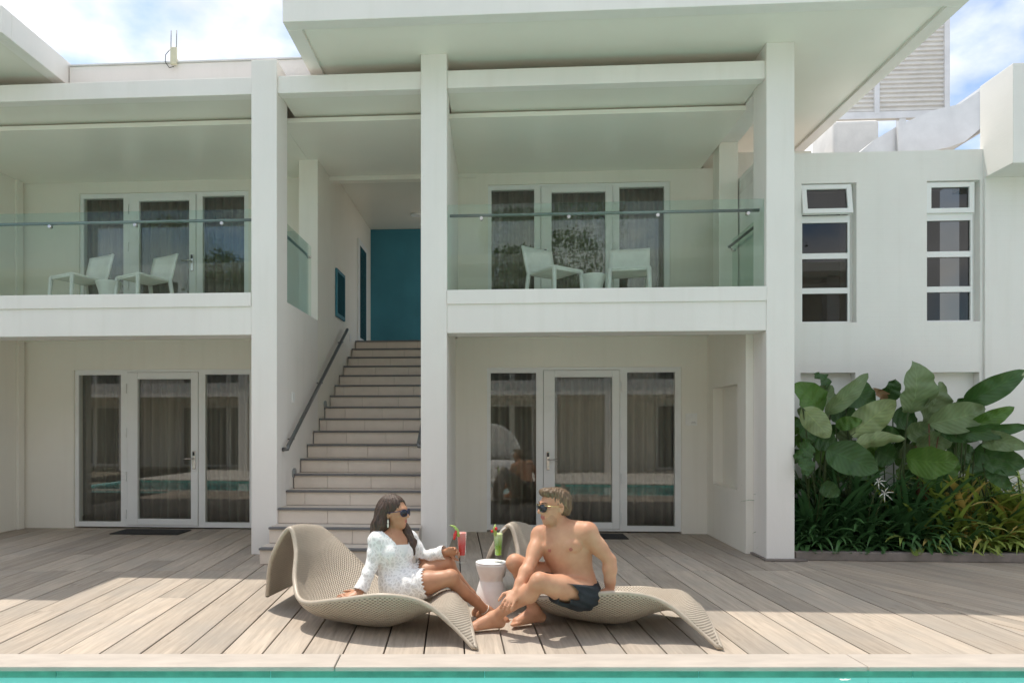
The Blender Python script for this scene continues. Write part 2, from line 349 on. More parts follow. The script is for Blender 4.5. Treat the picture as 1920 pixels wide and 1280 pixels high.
pw = MB(); pw.box(x0 - .2, x1 + .2, y1, y1 + .2, -1.3, -0.015).box(x0 - .2, x1 + .2, y0 - .2, y0, -1.3, -0.015).box(x0 - .2, x0, y0, y1, -1.3, -0.015).box(x1, x1 + .2, y0, y1, -1.3, -0.015)
pwo = pw.build('pool_wall', M['pool_floor']); tag(pwo, kind='structure')
xx = x0
while xx < x1:                                   # the row of green tiles along the waterline
    MB().box(xx + .002, min(xx + 1.143, x1), y1 - .006, y1 - .0005, -0.062, -0.016).build('waterline_tile', M['pool_wall'], pwo); xx += 1.146
wat = mesh('pool_water', [(x0, y0, -0.034), (x1, y0, -0.034), (x1, y1, -0.034), (x0, y1, -0.034)], [(0, 1, 2, 3)], M['water']); tag(wat, kind='structure')
# pool floor slope is close to the surface in this shallow end: a pale ledge under the water
tag(box('pool_ledge', M['pool_floor'], None, x0 + .01, x1 - .01, 3.0, y1 - .012, -1.29, -0.42, 0.01), kind='structure')
cop = empty('pool_coping'); tag(cop, kind='structure')
k = -3
while True:
    xa = -0.63 + 2.83 * k
    if xa > 10: break
    MB().box(xa + .003, xa + 2.827, 3.815, 4.037, -0.016, 0.010 + random.uniform(-.001, .001)).bevel(0.006, 2).build('coping_stone', M['coping'], cop, center=True)
    MB().box(xa + .003, xa + 2.827, 0.92, 1.145, -0.016, 0.010 + random.uniform(-.001, .001)).bevel(0.006, 2).build('coping_stone', M['coping'], cop, center=True)
    k += 1
b = MB().box(-11, 12, 4.04, 13.5, -0.08, -0.045).box(-11, 12, -8, 0.915, -0.08, -0.045)
tag(b.build('deck_base', M['deck_base']), kind='structure')

def clip(poly, a, b):                # keep the side to the left of a->b
    out = []
    for i in range(len(poly)):
        p, q = poly[i], poly[(i + 1) % len(poly)]
        sp = (b[0] - a[0]) * (p[1] - a[1]) - (b[1] - a[1]) * (p[0] - a[0]); sq = (b[0] - a[0]) * (q[1] - a[1]) - (b[1] - a[1]) * (q[0] - a[0])
        if sp >= 0: out.append(p)
        if sp * sq < 0:
            t = sp / (sp - sq); out.append((p[0] + t * (q[0] - p[0]), p[1] + t * (q[1] - p[1])))
    return out
deck = empty('deck'); tag(deck, kind='structure')
bA, bB = (3.30, 6.8), (3.57, 4.30)           # seam between the wide and the narrow boards
bA = (bA[0] - .11 * 2.6, bA[1] + 2.6)
def plank(poly, m, ang=0.0):
    if len(poly) < 3: return
    c = Vector((sum(p[0] for p in poly) / len(poly), sum(p[1] for p in poly) / len(poly)))
    ca, sa = math.cos(-ang), math.sin(-ang)
    loc = [((p[0] - c.x) * ca - (p[1] - c.y) * sa, (p[0] - c.x) * sa + (p[1] - c.y) * ca) for p in poly]
    dz = random.uniform(-.0015, .0015)
    MB().poly(loc, -0.032, dz).bevel(0.0025, 1).build('plank', m, deck, loc=(c.x, c.y, 0), rz=ang)
for k in range(-26, 18):
    xa = -0.395 + 0.229 * k
    cuts = [4.045, 6.42 + (0.03 if k % 3 else 0), 9.6]
    if k == -11: cuts.insert(1, 5.02)
    if k == -12: cuts.insert(1, 4.55)
    elif random.random() < 0.16 and k != -11: cuts.insert(1, random.uniform(4.7, 6.0))
    if random.random() < 0.4: cuts.insert(-1, random.uniform(6.9, 9.0))
    for ya, yb in zip(cuts, cuts[1:]):
        g = 0.0042 + random.uniform(-.001, .0015)
        pl = [(xa + g, ya + .0025), (xa + .229 - g, ya + .0025), (xa + .229 - g, yb - .0025), (xa + g, yb - .0025)]
        plank(clip(pl, bB, bA), M['deck'])
ang = math.atan2(0.49, 1.39)                    # narrow boards lie askew
dirv = Vector((-math.sin(ang), math.cos(ang))); nor = Vector((math.cos(ang), math.sin(ang)))
o0 = Vector((3.8, 6.8))
for k in range(-16, 44):
    for (s0, s1) in ((-6, 0.35 + (k % 4) * .5), (0.35 + (k % 4) * .5, 4)):
        pl = [o0 + nor * (k * .105 + .003) + dirv * (s0 + .002), o0 + nor * (k * .105 + .102) + dirv * (s0 + .002), o0 + nor * (k * .105 + .102) + dirv * (s1 - .002), o0 + nor * (k * .105 + .003) + dirv * (s1 - .002)]
        pl = [tuple(p) for p in pl]
        pl = clip(pl, (bA[0] + .006, bA[1]), (bB[0] + .006, bB[1]))
        pl = clip(pl, (0, 4.045), (20, 4.045)) if pl else pl
        pl = clip(pl, (20, 7.1), (0, 7.1)) if pl else pl
        pl = clip(pl, (9, 0), (9, 20)) if pl else pl
        if len(pl) >= 3: plank(pl, M['deck_fine'], ang)
for k in range(-40, 46):                        # the unseen deck across the pool, paled to reflect light
    xa = 0.229 * k
    plank([(xa + .004, -4.9), (xa + .225, -4.9), (xa + .225, .912), (xa + .004, .912)], M['paving'])

# ------------------------------------------------------------------ the villa
villa = empty('villa', (0, 0, 0), -TH)
tag(villa, 'white two storey villa with slim columns, glass balconies and deep flat roof', 'building')
YC, YD, YU = 7.12, 8.85, 9.42
xL0, xL1 = bx(471, YC), bx(519, YC); xM0, xM1 = bx(789, YC), bx(838, YC); xR0, xR1 = bx(1437, YC), bx(1490, YC)
XW = xL1 - 0.012                                     # left wall of the stairwell
XLW = bx(46, YD); XLWU = bx(44, YU)
FAR = -8.2
UF = 2.635                                           # upper floor
box('column', M['white'], villa, xL0, xL1, YC, YC + .36, 0, 4.985)
box('column', M['white'], villa, xM0, xM1, YC, YC + .36, 0, 4.985)
box('column', M['white'], villa, xR0, xR1, YC, YC + .36, 0, 4.985)
box('column_base', M['kerb'], villa, xR0 - .03, xR1 + .10, YC - .06, YC + .4, 0.002, 0.02, 0.004)
for a, c in ((FAR, xL0), (xL1, xM0), (xM1, xR0)):
    box('beam', M['white'], villa, a, c, YC + .03, YC + .15, 4.655, 4.83)
box('beam', M['white'], villa, xR0 + .01, xR1 - .01, YC + .36, 8.72, 4.655, 4.90)
box('post', M['cream'], villa, xR0 + .03, xR1 - .015, 8.72, 8.97, UF, 4.66)
# roofs: a slab with a deeper rim
def roof(name, xa, xb, ya, yb, lip=True):
    r = box(name, M['soffit'], villa, xa + .14, xb - .14, ya + .14, yb, 4.985, 5.19, 0.004)
    b = MB().box(xa, xb, ya, ya + .14, 4.955, 5.21).box(xa, xa + .14, ya + .14, yb, 4.955, 5.21).box(xb - .14, xb, ya + .14, yb, 4.955, 5.21)
    b.bevel(0.006, 2).build('fascia', M['white'], r)
    return r
roof('roof', -1.97, 4.04, 6.42, 11.05)
roof('roof', -11.0, -4.63, 6.42, 11.05)
box('roof', M['soffit'], villa, -4.62, -1.98, 7.60, 11.05, 4.985, 5.14, 0.004)
box('parapet', M['white'], villa, -4.62, -1.98, 7.46, 7.60, 4.86, 5.155)
box('flashing', M['galv'], villa, -4.62, -1.98, 7.44, 7.62, 5.157, 5.172, 0.003)
# balcony ceilings, slabs
for a, c in ((FAR, xL0), (xL1, xM0), (xM1, xR0)):
    box('soffit_panel', M['soffit'], villa, a, c, YC + .152, 8.1, 4.678, 4.72, 0.002)
box('balcony_ceiling', M['soffit'], villa, FAR, xL0 + .13, 7.72, YU + .3, 4.60, 4.65, 0.004)
box('balcony_ceiling', M['soffit'], villa, xL0 + .132, xM0 + .13, 7.72, 9.40, 4.60, 4.65, 0.004)
box('balcony_ceiling', M['soffit'], villa, xM0 + .132, 2.572, 7.72, YU + .3, 4.60, 4.65, 0.004)
box('corridor_header', M['cream'], villa, XW, -.3, 9.405, 9.53, 4.545, 4.80, 0.004)
box('corridor_ceiling', M['soffit'], villa, XW - .3, -.3, 9.53, 13, 4.74, 4.80, 0.004)
for a, c in ((FAR, xL0), (xM1, xR0)):
    s = box('floor_beam', M['white'], villa, a, c, YC + .006, YC + .30, 2.215, 2.632)
    box('curb', M['white'], s, a + .002, c - .002, YC - .012, YC + .14, 2.50, 2.640, 0.004)
    bf = box('balcony_floor', M['soffit'], villa, a, c, YC + .302, YU + .3, 2.38, 2.615, 0.003); box('floor_tiles', M['balcony_tile'], bf, a + .01, c - .01, YC + .31, YU - .002, 2.616, 2.628, 0)
# stairwell wall: low wall, post, long wall
box('stair_wall', M['white'], villa, XW - .24, XW, YC + .362, 8.80, 0, 2.61, 0.004)
box('stair_wall', M['cream'], villa, XW - .24, XW, 8.802, 13.0, 0, 4.735, 0.004)
box('stair_wall', M['white'], villa, xM0 + .02, xM1 - .02, YC + .362, 11.0, 0, 4.735, 0.004)  # added opening: wall and roofs stop short so daylight reaches the teal wall
box('teal_wall', M['teal'], villa, XW + .001, xM0 + .018, 12.45, 12.6, 0, 4.735, 0.0)
box('landing', M['tread'], villa, XW + .002, xM0 + .018, 11.16, 12.448, 2.45, UF, 0.003)
# back walls with an opening for the doors
def wall_open(name, m, xa, xb, Y, z0, z1, oa, ob, oz, t=.2):
    b = MB().box(xa, oa, Y, Y + t, z0, z1).box(ob, xb, Y, Y + t, z0, z1).box(oa, ob, Y, Y + t, oz, z1)
    return b.build(name, m, villa)
def door_unit(xa, xb, z0, z1, Y, hinge_left, mirror_handle=True):
    """fixed pane, glazed leaf, fixed pane"""
    Wd, Hd = xb - xa, z1 - z0
    X = lambda f: xa + f * Wd
    Z = lambda f: z1 - f * Hd
    b = MB(); yf, yb_ = Y + .035, Y + .105
    for (f0, f1) in ((0, .019), (.2575, .293), (.690, .726), (.970, 1.0)): b.box(X(f0), X(f1), yf, yb_, z0, z1)
    for (f0, f1) in ((.019, .2575), (.726, .970)): b.box(X(f0), X(f1), yf + .001, yb_, Z(.032), z1).box(X(f0), X(f1), yf + .001, yb_, z0, Z(.968))
    b.box(X(.293), X(.690), yf + .001, yb_, Z(.016), z1).box(X(.293), X(.690), yf + .001, yb_, z0, Z(.99))
    fr = b.build('door_frame', M['upvc'], villa)
    lf = MB(); yl = Y + .022
    lf.box(X(.295), X(.353), yl, yl + .06, Z(.988), Z(.018)).box(X(.649), X(.688), yl, yl + .06, Z(.988), Z(.018)).box(X(.353), X(.649), yl + .0005, yl + .06, Z(.06), Z(.018)).box(X(.353), X(.649), yl + .0005, yl + .06, Z(.988), Z(.948))
    lf.bevel(0.004, 1).build('door_leaf', M['upvc'], fr)
    for (f0, f1, t0, t1) in ((.0192, .2573, .033, .967), (.3532, .6488, .061, .947), (.7262, .9698, .033, .967)):
        MB().box(X(f0), X(f1), Y + .058, Y + .066, Z(t1), Z(t0)).build('glass_pane', M['glass'], fr)
    hx = X(.286) if hinge_left else X(.700)
    for t in (.12, .40, .68, .92):
        MB().box(hx - .008, hx + .008, Y + .015, Y + .034, Z(t) - .06, Z(t) + .06).build('hinge', M['upvc'], fr)
    gx = X(.668) if hinge_left else X(.318)
    s = -1 if hinge_left else 1
    hz = z0 + 0.87
    h = MB().box(gx - .02, gx + .02, Y + .006, Y + .021, hz - .13, hz + .10).bevel(.006, 2)
    h.tube([(gx, Y + .006, hz), (gx, Y - .035, hz), (gx + s * .02, Y - .045, hz), (gx + s * .12, Y - .045, hz)], .009, 8)
    hd = h.build('door_handle', M['chrome'], fr)
    MB().box(gx - .013, gx + .013, Y + .001, Y + .0055, hz + .035, hz + .085).build('card_reader', M['black'], fr)
    return fr
XSW = XW - .24
doors = {}
# lower left, lower right, upper left, upper right
la = bx(138, YD); wl = bx(1278, YD) - bx(913, YD)
zt = bz(1090, 688, YD)
wall_open('back_wall', M['cream'], XLW - .15, XSW, YD, 0, 2.38, la, la + wl, zt); door_unit(la, la + wl, 0.02, zt, YD, True)
ra = bx(913, YD); rb = bx(1278, YD); RWX = bx(1326, YD)
wall_open('back_wall', M['cream'], xM1 - .02, RWX + .3, YD, 0, 2.38, ra, rb, zt); door_unit(ra, rb, 0.02, zt, YD, False)
ua = bx(148, YU); zu = bz(1086, 343, YU)
wall_open('back_wall', M['cream'], XLWU - .15, XSW, YU, UF, 4.60, ua, ua + wl, zu); door_unit(ua, ua + wl, UF + .01, zu, YU, True)
uc = bx(915, YU); ud = bx(1257, YU)
wall_open('back_wall', M['cream'], xM1 - .02, bx(1335, YU) + .35, YU, UF, 4.60, uc, ud, zu); door_unit(uc, ud, UF + .01, zu, YU, False)
box('side_wall', M['cream'], villa, XLW - .3, XLW, YC + .34, YD, 0, 2.38, 0.004)
box('pilaster', M['cream'], villa, XLW, XLW + .035, YD - .16, YD - .05, 0, 2.38, 0.004)
box('side_wall', M['cream'], villa, XLWU - .3, XLWU, YC + .6, YU, UF, 4.60, 0.004)
box('pilaster', M['cream'], villa, XLWU, XLWU + .035, YU - .18, YU - .05, UF, 4.60, 0.004)
# right side wall downstairs with a shallow niche
ny0, ny1, nz0, nz1 = 7.75, 8.62, .62, 1.74
sx0, sx1 = RWX, xR1 - .01
b = MB().box(sx0 + .12, sx1, YC + .362, YD + .2, 0, 2.38)
b.box(sx0, sx0 + .118, YC + .364, ny0, 0, 2.378).box(sx0, sx0 + .118, ny1, YD, 0, 2.378).box(sx0, sx0 + .118, ny0, ny1, 0, nz0).box(sx0, sx0 + .118, ny0, ny1, nz1, 2.378)
b.build('side_wall', M['cream'], villa)
box('side_wall', M['cream'], villa, 2.86, 3.9, 9.3, 9.5, 0, 4.75, 0.004)
# dark rooms behind the curtains
for xa, xb, Y, z0, z1 in ((XLW, XSW, YD, 0, 2.38), (xM1, RWX, YD, 0, 2.38), (XLWU, XSW, YU, UF, 4.6), (xM1, 2.7, YU, UF, 4.6)):
    box('room_wall', M['cream'], villa, xa, xb, Y + 1.2, Y + 1.3, z0 + .01, z1 - .01, 0)
box('rear_wall', M['cream'], villa, -8.6, XSW - .002, 10.88, 11.03, 0, 4.98, 0)
box('rear_wall', M['cream'], villa, xM0 + .025, 2.86, 11.002, 11.04, 0, 4.98, 0)
box('end_wall', M['cream'], villa, -8.6, -8.4, 7.5, 10.87, 0, 4.98, 0)
box('end_wall', M['cream'], villa, 2.66, 2.86, YU + .21, 11.0, 0, 4.98, 0)
box('end_wall', M['cream'], villa, sx1 - .2, sx1 - .002, YD + .21, YU + .2, 0, 2.37, 0)
# balcony balustrades
def balustrade(pts, zs, bays, side_rail=+1):
    (xa, ya), (xb, yb) = pts; z0, z1, zr = zs
    a, c = Vector((xa, ya, 0)), Vector((xb, yb, 0)); d = (c - a); Ln = d.length; d.normalize(); n = Vector((-d.y, d.x, 0))
    if n.y < 0: n = -n
    root = MB()
    off = n * .055
    root.tube([a + off + d * .02 + Vector((0, 0, zr)), c + off - d * .03 + Vector((0, 0, zr))], .016, 12)
    ro = root.build('handrail', M['steel'], villa)
    for i in range(bays):
        p, q = a + d * (Ln * i / bays + .003), a + d * (Ln * (i + 1) / bays - .003)
        vs = [p, q, q + n * .010, p + n * .010]
        vv = [v + Vector((0, 0, z0)) for v in vs] + [v + Vector((0, 0, z1)) for v in vs]
        mesh('glass_panel', vv, [(0, 1, 2, 3), (4, 7, 6, 5), (0, 4, 5, 1), (1, 5, 6, 2), (2, 6, 7, 3), (3, 7, 4, 0)], M['rail_glass'], ro)
    nb = max(2, int(Ln / .95) + 1)
    for i in range(nb):
        p = a + d * (Ln * (0.11 + 0.84 * i / (nb - 1)))
        q = MB(); q.tube([p - n * .012 + Vector((0, 0, zr - .045)), p + n * .03 + Vector((0, 0, zr - .045))], .017, 12)
        q.tube([p + n * .03 + Vector((0, 0, zr - .045)), p + off + Vector((0, 0, zr - .01))], .007, 8); q.build('rail_bracket', M['chrome'], ro)
yb = YC + .055
balustrade(((bx(-650, YC), yb), (xL0, yb)), (UF, 3.50, 3.405), 4)
balustrade(((xM1, yb), (xR0, yb)), (UF, 3.50, 3.405), 1)
balustrade(((XW - .06, YC + .37), (XW - .06, 8.72)), (UF - .02, 3.50, 3.405), 1)
balustrade(((xR1 - .08, YC + .37), (xR1 - .08, 8.70)), (UF - .02, 3.50, 3.405), 1)
box('side_curb', M['white'], villa, xR0 + .03, xR1 - .004, YC + .362, 8.97, 2.382, 2.62, 0.004)
# ceiling lamp and detector in the corridor, switch, step lights, side door
def disc(name, m, c, r, h, axis='z'):
    b = MB()
    dv = {'z': Vector((0, 0, 1)), 'x': Vector((1, 0, 0)), 'y': Vector((0, 1, 0))}[axis]
    b.tube([Vector(c), Vector(c) + dv * h], r, 18); return b.build(name, m, villa)
disc('downlight', M['upvc'], (-1.35, 11.6, 4.715), .09, .024); disc('smoke_detector', M['upvc'], (-1.28, 12.1, 4.70), .06, .039)
box('corridor_door', M['upvc'], villa, XW + .001, XW + .03, 11.25, 12.0, UF + .001, 4.28, .004)
box('corridor_door_glass', M['dark_glass'], villa, XW + .031, XW + .036, 11.36, 11.86, UF + .08, 4.18, 0)
for (u, v) in ((537, 745), (657, 633)):
    d = -2.25; yy = 7.72 if u == 537 else 10.7
    zz = H + (CY - v) / FPX * yy * 1.01
    box('light_switch', M['upvc'], villa, XW, XW + .012, yy - .04, yy + .04, zz - .06, zz + .06, .003)

# staircase ----------------------------------------------------------------
stair = empty('staircase', (0, 0, 0), -TH); tag(stair, 'straight cream tiled staircase with dark grey nosings rising between white walls', 'staircase')
RS, Y1, TR = UF / 17, 6.60, 0.2815
sxa, sxb = XW + .01, xM0 + .01
for i in range(1, 18):
    ys = Y1 + (i - 1) * TR; zt_ = i * RS
    yback = ys + TR + .03 if i < 17 else 11.158
    xa_, xb_ = (sxa + (.0 if i > 2 else -.0), sxb)
    st = MB().box(xa_ + .002, xb_ - .002, ys + .012, yback, max(0.002, zt_ - RS - .25), zt_ - .016).build('step', M['grout'], stair)
    MB().box(xa_, xb_, ys + .05, yback - (.031 if i < 17 else 0), zt_ - .015, zt_).build('tread', M['tread'], st)
    MB().box(xa_ - .001, xb_ + .001, ys - .022, ys + .05, zt_ - .018, zt_ + .002).bevel(.004, 2).build('nosing', M['nosing'], st)
    off = (i * .17) % .48
    xs = [xa_ + .001] + [x for x in [xa_ + off + .48 * q for q in range(4)] if xa_ + .08 < x < xb_ - .06] + [xb_ - .001]
    for p, q in zip(xs, xs[1:]):
        MB().box(p + .0015, q - .0015, ys, ys + .0118, max(0.003, zt_ - RS + .003), zt_ - .019).bevel(.002, 1).build('riser_tile', M['tile'], st)
for sx_, sgn in ((XW, 1), (xM0 + .02, -1)):
    pts = []
    xh = sx_ + sgn * .07
    za = bz(527, 832, 7.2) if sgn > 0 else 1.20
    y_a, y_b = (7.30, 10.2)
    z_a = 1.09; z_b = z_a + (y_b - y_a) * RS / TR
    if sgn < 0: y_a, z_a = 7.36, 1.12
    h = MB().tube([(sx_ + sgn * .015, y_a, z_a - .035), (xh, y_a, z_a - .03), (xh, y_a + .02, z_a), (xh, y_b, z_b)], .021, 12)
    hr = h.build('handrail', M['dark_steel'], stair)
    for f in (.08, .5, .9):
        p = Vector((xh, y_a + f * (y_b - y_a), z_a + f * (z_b - z_a)))
        MB().tube([p + Vector((-sgn * .068, 0, -.06)), p + Vector((0, 0, -.06)), p + Vector((0, 0, -.015))], .008, 8).build('rail_bracket', M['steel'], hr)
for (u, v, Y) in ((541, 887, 7.75), (598, 759, 9.15)):
    zz = H + (CY - v) / FPX * Y * 1.01
    b = MB(); b.tube([(XW, Y, zz), (XW + .02, Y, zz)], .055, 20); b.build('step_light', M['grey_plastic'], stair)

pic = empty('wall_picture', BW(XW, 10.0, 2.81), -TH); tag(pic, 'small dark teal framed panel hung on the stairwell wall', 'picture')
MB().box(.001, .03, -.26, .26, 0, .66).bevel(.004, 1).build('frame', M['teal'], pic); MB().box(.0305, .033, -.21, .21, .05, .61).build('pane', M['dark_glass'], pic)

# curtains ------------------------------------------------------------------
def curtain(xa, xb, Y, z0, z1, label, gap=None):
    o = empty('curtain', BW(xa, Y, z0), -TH); tag(o, label, 'curtain', None)
    Wd = xb - xa; n = 260; rnd = random.Random(int(Y * 100 + xa * 10))
    ph = [rnd.uniform(0, 6.28) for _ in range(4)]
    half = 2
    for s in range(half):
        a, c = Wd * s / half, Wd * (s + 1) / half + (0.02 if s == 0 else 0)
        vs, fs = [], []
        for i in range(n + 1):
            x = a + (c - a) * i / n
            y = .040 * math.sin(x * 2 * math.pi / .125 + 1.2 * math.sin(x * 5 + ph[0])) + .018 * math.sin(x * 2 * math.pi / .31 + ph[1]) + (0.03 if s else 0)
            vs.append((x, y * .55, z1 - z0)); vs.append((x + .006 * math.sin(x * 31), y * 1.1, 0.012))
        for i in range(n): fs.append((2 * i, 2 * i + 1, 2 * i + 3, 2 * i + 2))
        c_ = mesh('drape', vs, fs, M['curtain'], o, True)
        so = c_.modifiers.new('s', 'SOLIDIFY'); so.thickness = 0.002
curtain(la - .05, la + wl + .05, YD + .265, 0.01, 2.2, 'grey brown curtain behind the ground floor door glass left of the staircase wall')
curtain(ra - .05, rb + .05, YD + .265, 0.01, 2.2, 'grey brown curtain behind the ground floor door glass behind the seated man')
curtain(ua - .05, ua + wl + .05, YU + .265, UF + .01, 4.55, 'dark curtain behind the balcony door glass with two facing chairs')
curtain(uc - .05, ud + .05, YU + .265, UF + .01, 4.55, 'dark curtain behind the upper balcony door glass above the seated man')

# small things on the villa ---------------------------------------------------
pq = empty('wall_plaque', BW(bx(1296, YD), YD, bz(1296, 786, YD)), -TH); tag(pq, 'small square grey plaque on the wall beside the ground floor door', 'plaque')
MB().box(-.068, .068, -.014, 0, -.075, .075).bevel(.003, 1).build('plate', M['chair_white'], pq)
sq = MB(); sq.tube([(-.0, -.0165, -.045), (.015, -.0165, -.03), (.02, -.0165, -.045), (.035, -.0165, -.025), (.045, -.0165, -.05)], .003, 6); sq.build('mark', M['grey_plastic'], pq)
for u, lab in ((305, 'dark doormat at the glass door left of the staircase'), (1100, 'dark doormat at the glass door behind the seated man')):
    p = BW(bx(u, YD), YD - .30, 0.002); mt = MB().box(-.42, .42, -.20, .20, 0, .012).bevel(.004, 1).build('doormat', M['mat'], None, loc=p, rz=-TH); tag(mt, lab, 'doormat')
an = empty('aerial_box', BW(bx(334, 7.53), 7.53, 5.173), -TH); tag(an, 'yellowed aerial box with two thin prongs on the roof parapet', 'aerial')
zq = bz(334, 125, 7.45) - 5.173
MB().box(-.034, .034, -.120, -.085, zq + .01, zq + .19).bevel(.006, 2).build('box', M['yellow'], an)
MB().box(-.03, .03, -.085, .05, .0, .02).build('bracket', M['yellow'], an)
for dx in (-.03, .03): MB().tube([(dx, -.105, zq + .19), (dx + .002, -.105, zq + .37)], .005, 6).build('prong', M['grey_plastic'], an)
MB().tube([(-.04, -.105, zq + .17), (-.09, -.10, zq + .12), (-.095, -.10, zq + .04), (-.05, -.10, zq - .02), (.0, -.10, zq - .01)], .004, 6).build('cable', M['black'], an)

# balcony furniture -----------------------------------------------------------
def make_chair():
    root = empty('balcony_chair')
    # seat faces +X (local), 0.47 wide
    vs, fs = [], []; nx, ny = 8, 8
    def shell(fn, th, name):
        vs, fs = [], []
        for i in range(nx + 1):
            for j in range(ny + 1): vs.append(fn(i / nx, j / ny))
        for i in range(nx):
            for j in range(ny): a = i * (ny + 1) + j; fs.append((a, a + 1, a + ny + 2, a + ny + 1))
        o = mesh(name, vs, fs, M['chair_white'], root, True); s = o.modifiers.new('s', 'SOLIDIFY'); s.thickness = th; s.offset = 0; return o
    shell(lambda a, b: (-.20 + .44 * a, (b - .5) * (.42 + .04 * a), .44 + .02 * a - .018 * math.sin(math.pi * a) * math.sin(math.pi * b)), .026, 'seat')
    shell(lambda a, b: (-.20 - .085 * a - .04 * math.cos((b - .5) * math.pi) * (1 if a > .1 else a * 10), (b - .5) * (.46 + .02 * a),   .44 + .36 * a - .02 * abs(b - .5) * a), .022, 'backrest')
    for sy in (-1, 1):
        MB().tube([(.23, sy * .215, .455), (.245, sy * .225, .2), (.26, sy * .235, 0)], [.026, .023, .018], 8).build('leg', M['chair_white'], root)
        MB().tube([(-.20, sy * .205, .46), (-.24, sy * .215, .2), (-.28, sy * .225, 0)], [.026, .023, .018], 8).build('leg', M['chair_white'], root)
    MB().tube([(.235, -.215, .435), (.235, .215, .435)], .013, 8).build('seat_rail', M['chair_white'], root)
    return root
c0 = make_chair()
G_ = 'white moulded chairs on the balconies'
spots = [(150, 8.45, R(243), 'white moulded balcony chair beside the side wall end of its stool'), (272, 8.5, R(240), 'white moulded balcony chair between the stool and the staircase column'),
         (1038, 8.45, R(-50), 'white moulded balcony chair left of the stool above the seated man'), (1180, 8.5, R(-100), 'white moulded balcony chair turned to the pool beside the corner post')]
labs = ['white moulded balcony chair facing the far end of the balcony left of a stool', 'white moulded chair with its back to the staircase column, right of a stool',
        'white moulded balcony chair above the seated man, turned towards the other chair', 'white moulded balcony chair above the seated man, turned to the pool']
for i, (u, Y, a, _) in enumerate(spots):
    o = c0 if i == 0 else copy_tree(c0)
    o.location = BW(bx(u, Y), Y, UF - .004); o.rotation_euler = (0, 0, a - TH); tag(o, labs[i], 'chair', G_)
for u, lab in ((204, 'small white stool between the two chairs left of the staircase'), (1112, 'small white stool between the two balcony chairs above the seated man')):
    s = MB().lathe([(.13, 0), (.135, .02), (.10, .21), (.115, .30), (.15, .40), (.15, .415), (.14, .42)], n=28).build('balcony_stool', M['chair_white'], None, loc=BW(bx(u, 8.45), 8.45, UF - .004)); tag(s, lab, 'stool', 'stools on the balconies')

# ------------------------------------------------------------------ the side wing, planter
wing = empty('side_wing', (0, 0, 0), -TH); tag(wing, 'white block side wing with two tall slot windows behind the planting', 'building')
YWG = 8.0
ztop = bz(1660, 284, YWG)
wx0, wxm, wx1 = xR1 - .0, bx(1843, YWG), 9.5
wins = [(bx(1503, YWG), bx(1606, YWG)), (bx(1738, YWG), bx(1838, YWG))]
wz0, wz1 = bz(1660, 604, YWG), bz(1660, 341, YWG)
nz_0, nz_1 = .3, bz(1660, 698, YWG)
nich = [(bx(1501, YWG), bx(1604, YWG)), (bx(1735, YWG), bx(1842, YWG) - .03)]
b = MB(); t = .28
cuts = [wx0 + .002, wins[0][0], wins[0][1], wins[1][0], wins[1][1], wxm]
for i in (0, 2, 4): b.box(cuts[i], cuts[i + 1], YWG, YWG + t, nz_1, ztop)
for a, c in wins: b.box(a, c, YWG, YWG + t, wz1, ztop).box(a, c, YWG, YWG + t, nz_1, wz0)
c2_ = [wx0 + .002, nich[0][0], nich[0][1], nich[1][0], nich[1][1], wxm]
for i in (0, 2, 4): b.box(c2_[i], c2_[i + 1], YWG, YWG + t, 0, nz_1)
for a, c in nich: b.box(a, c, YWG + .10, YWG + t, 0, nz_1)
b.build('wall', M['wing'], wing)
box('wall', M['wing'], wing, wxm + .002, wx1, YWG - .03, YWG + .3, 0, bz(1880, 330, YWG), 0.004)
zb0 = 3.99 * .94; d0 = bd(1843, YWG)
zb0 = bz(1843, 335, YWG); xbk = bx(1843, YWG)
YB = YWG - .45
box('bay_box', M['wing'], wing, xbk, wx1, YB, YWG + .05, zb0, bz(1905, 118, YB), 0.006)
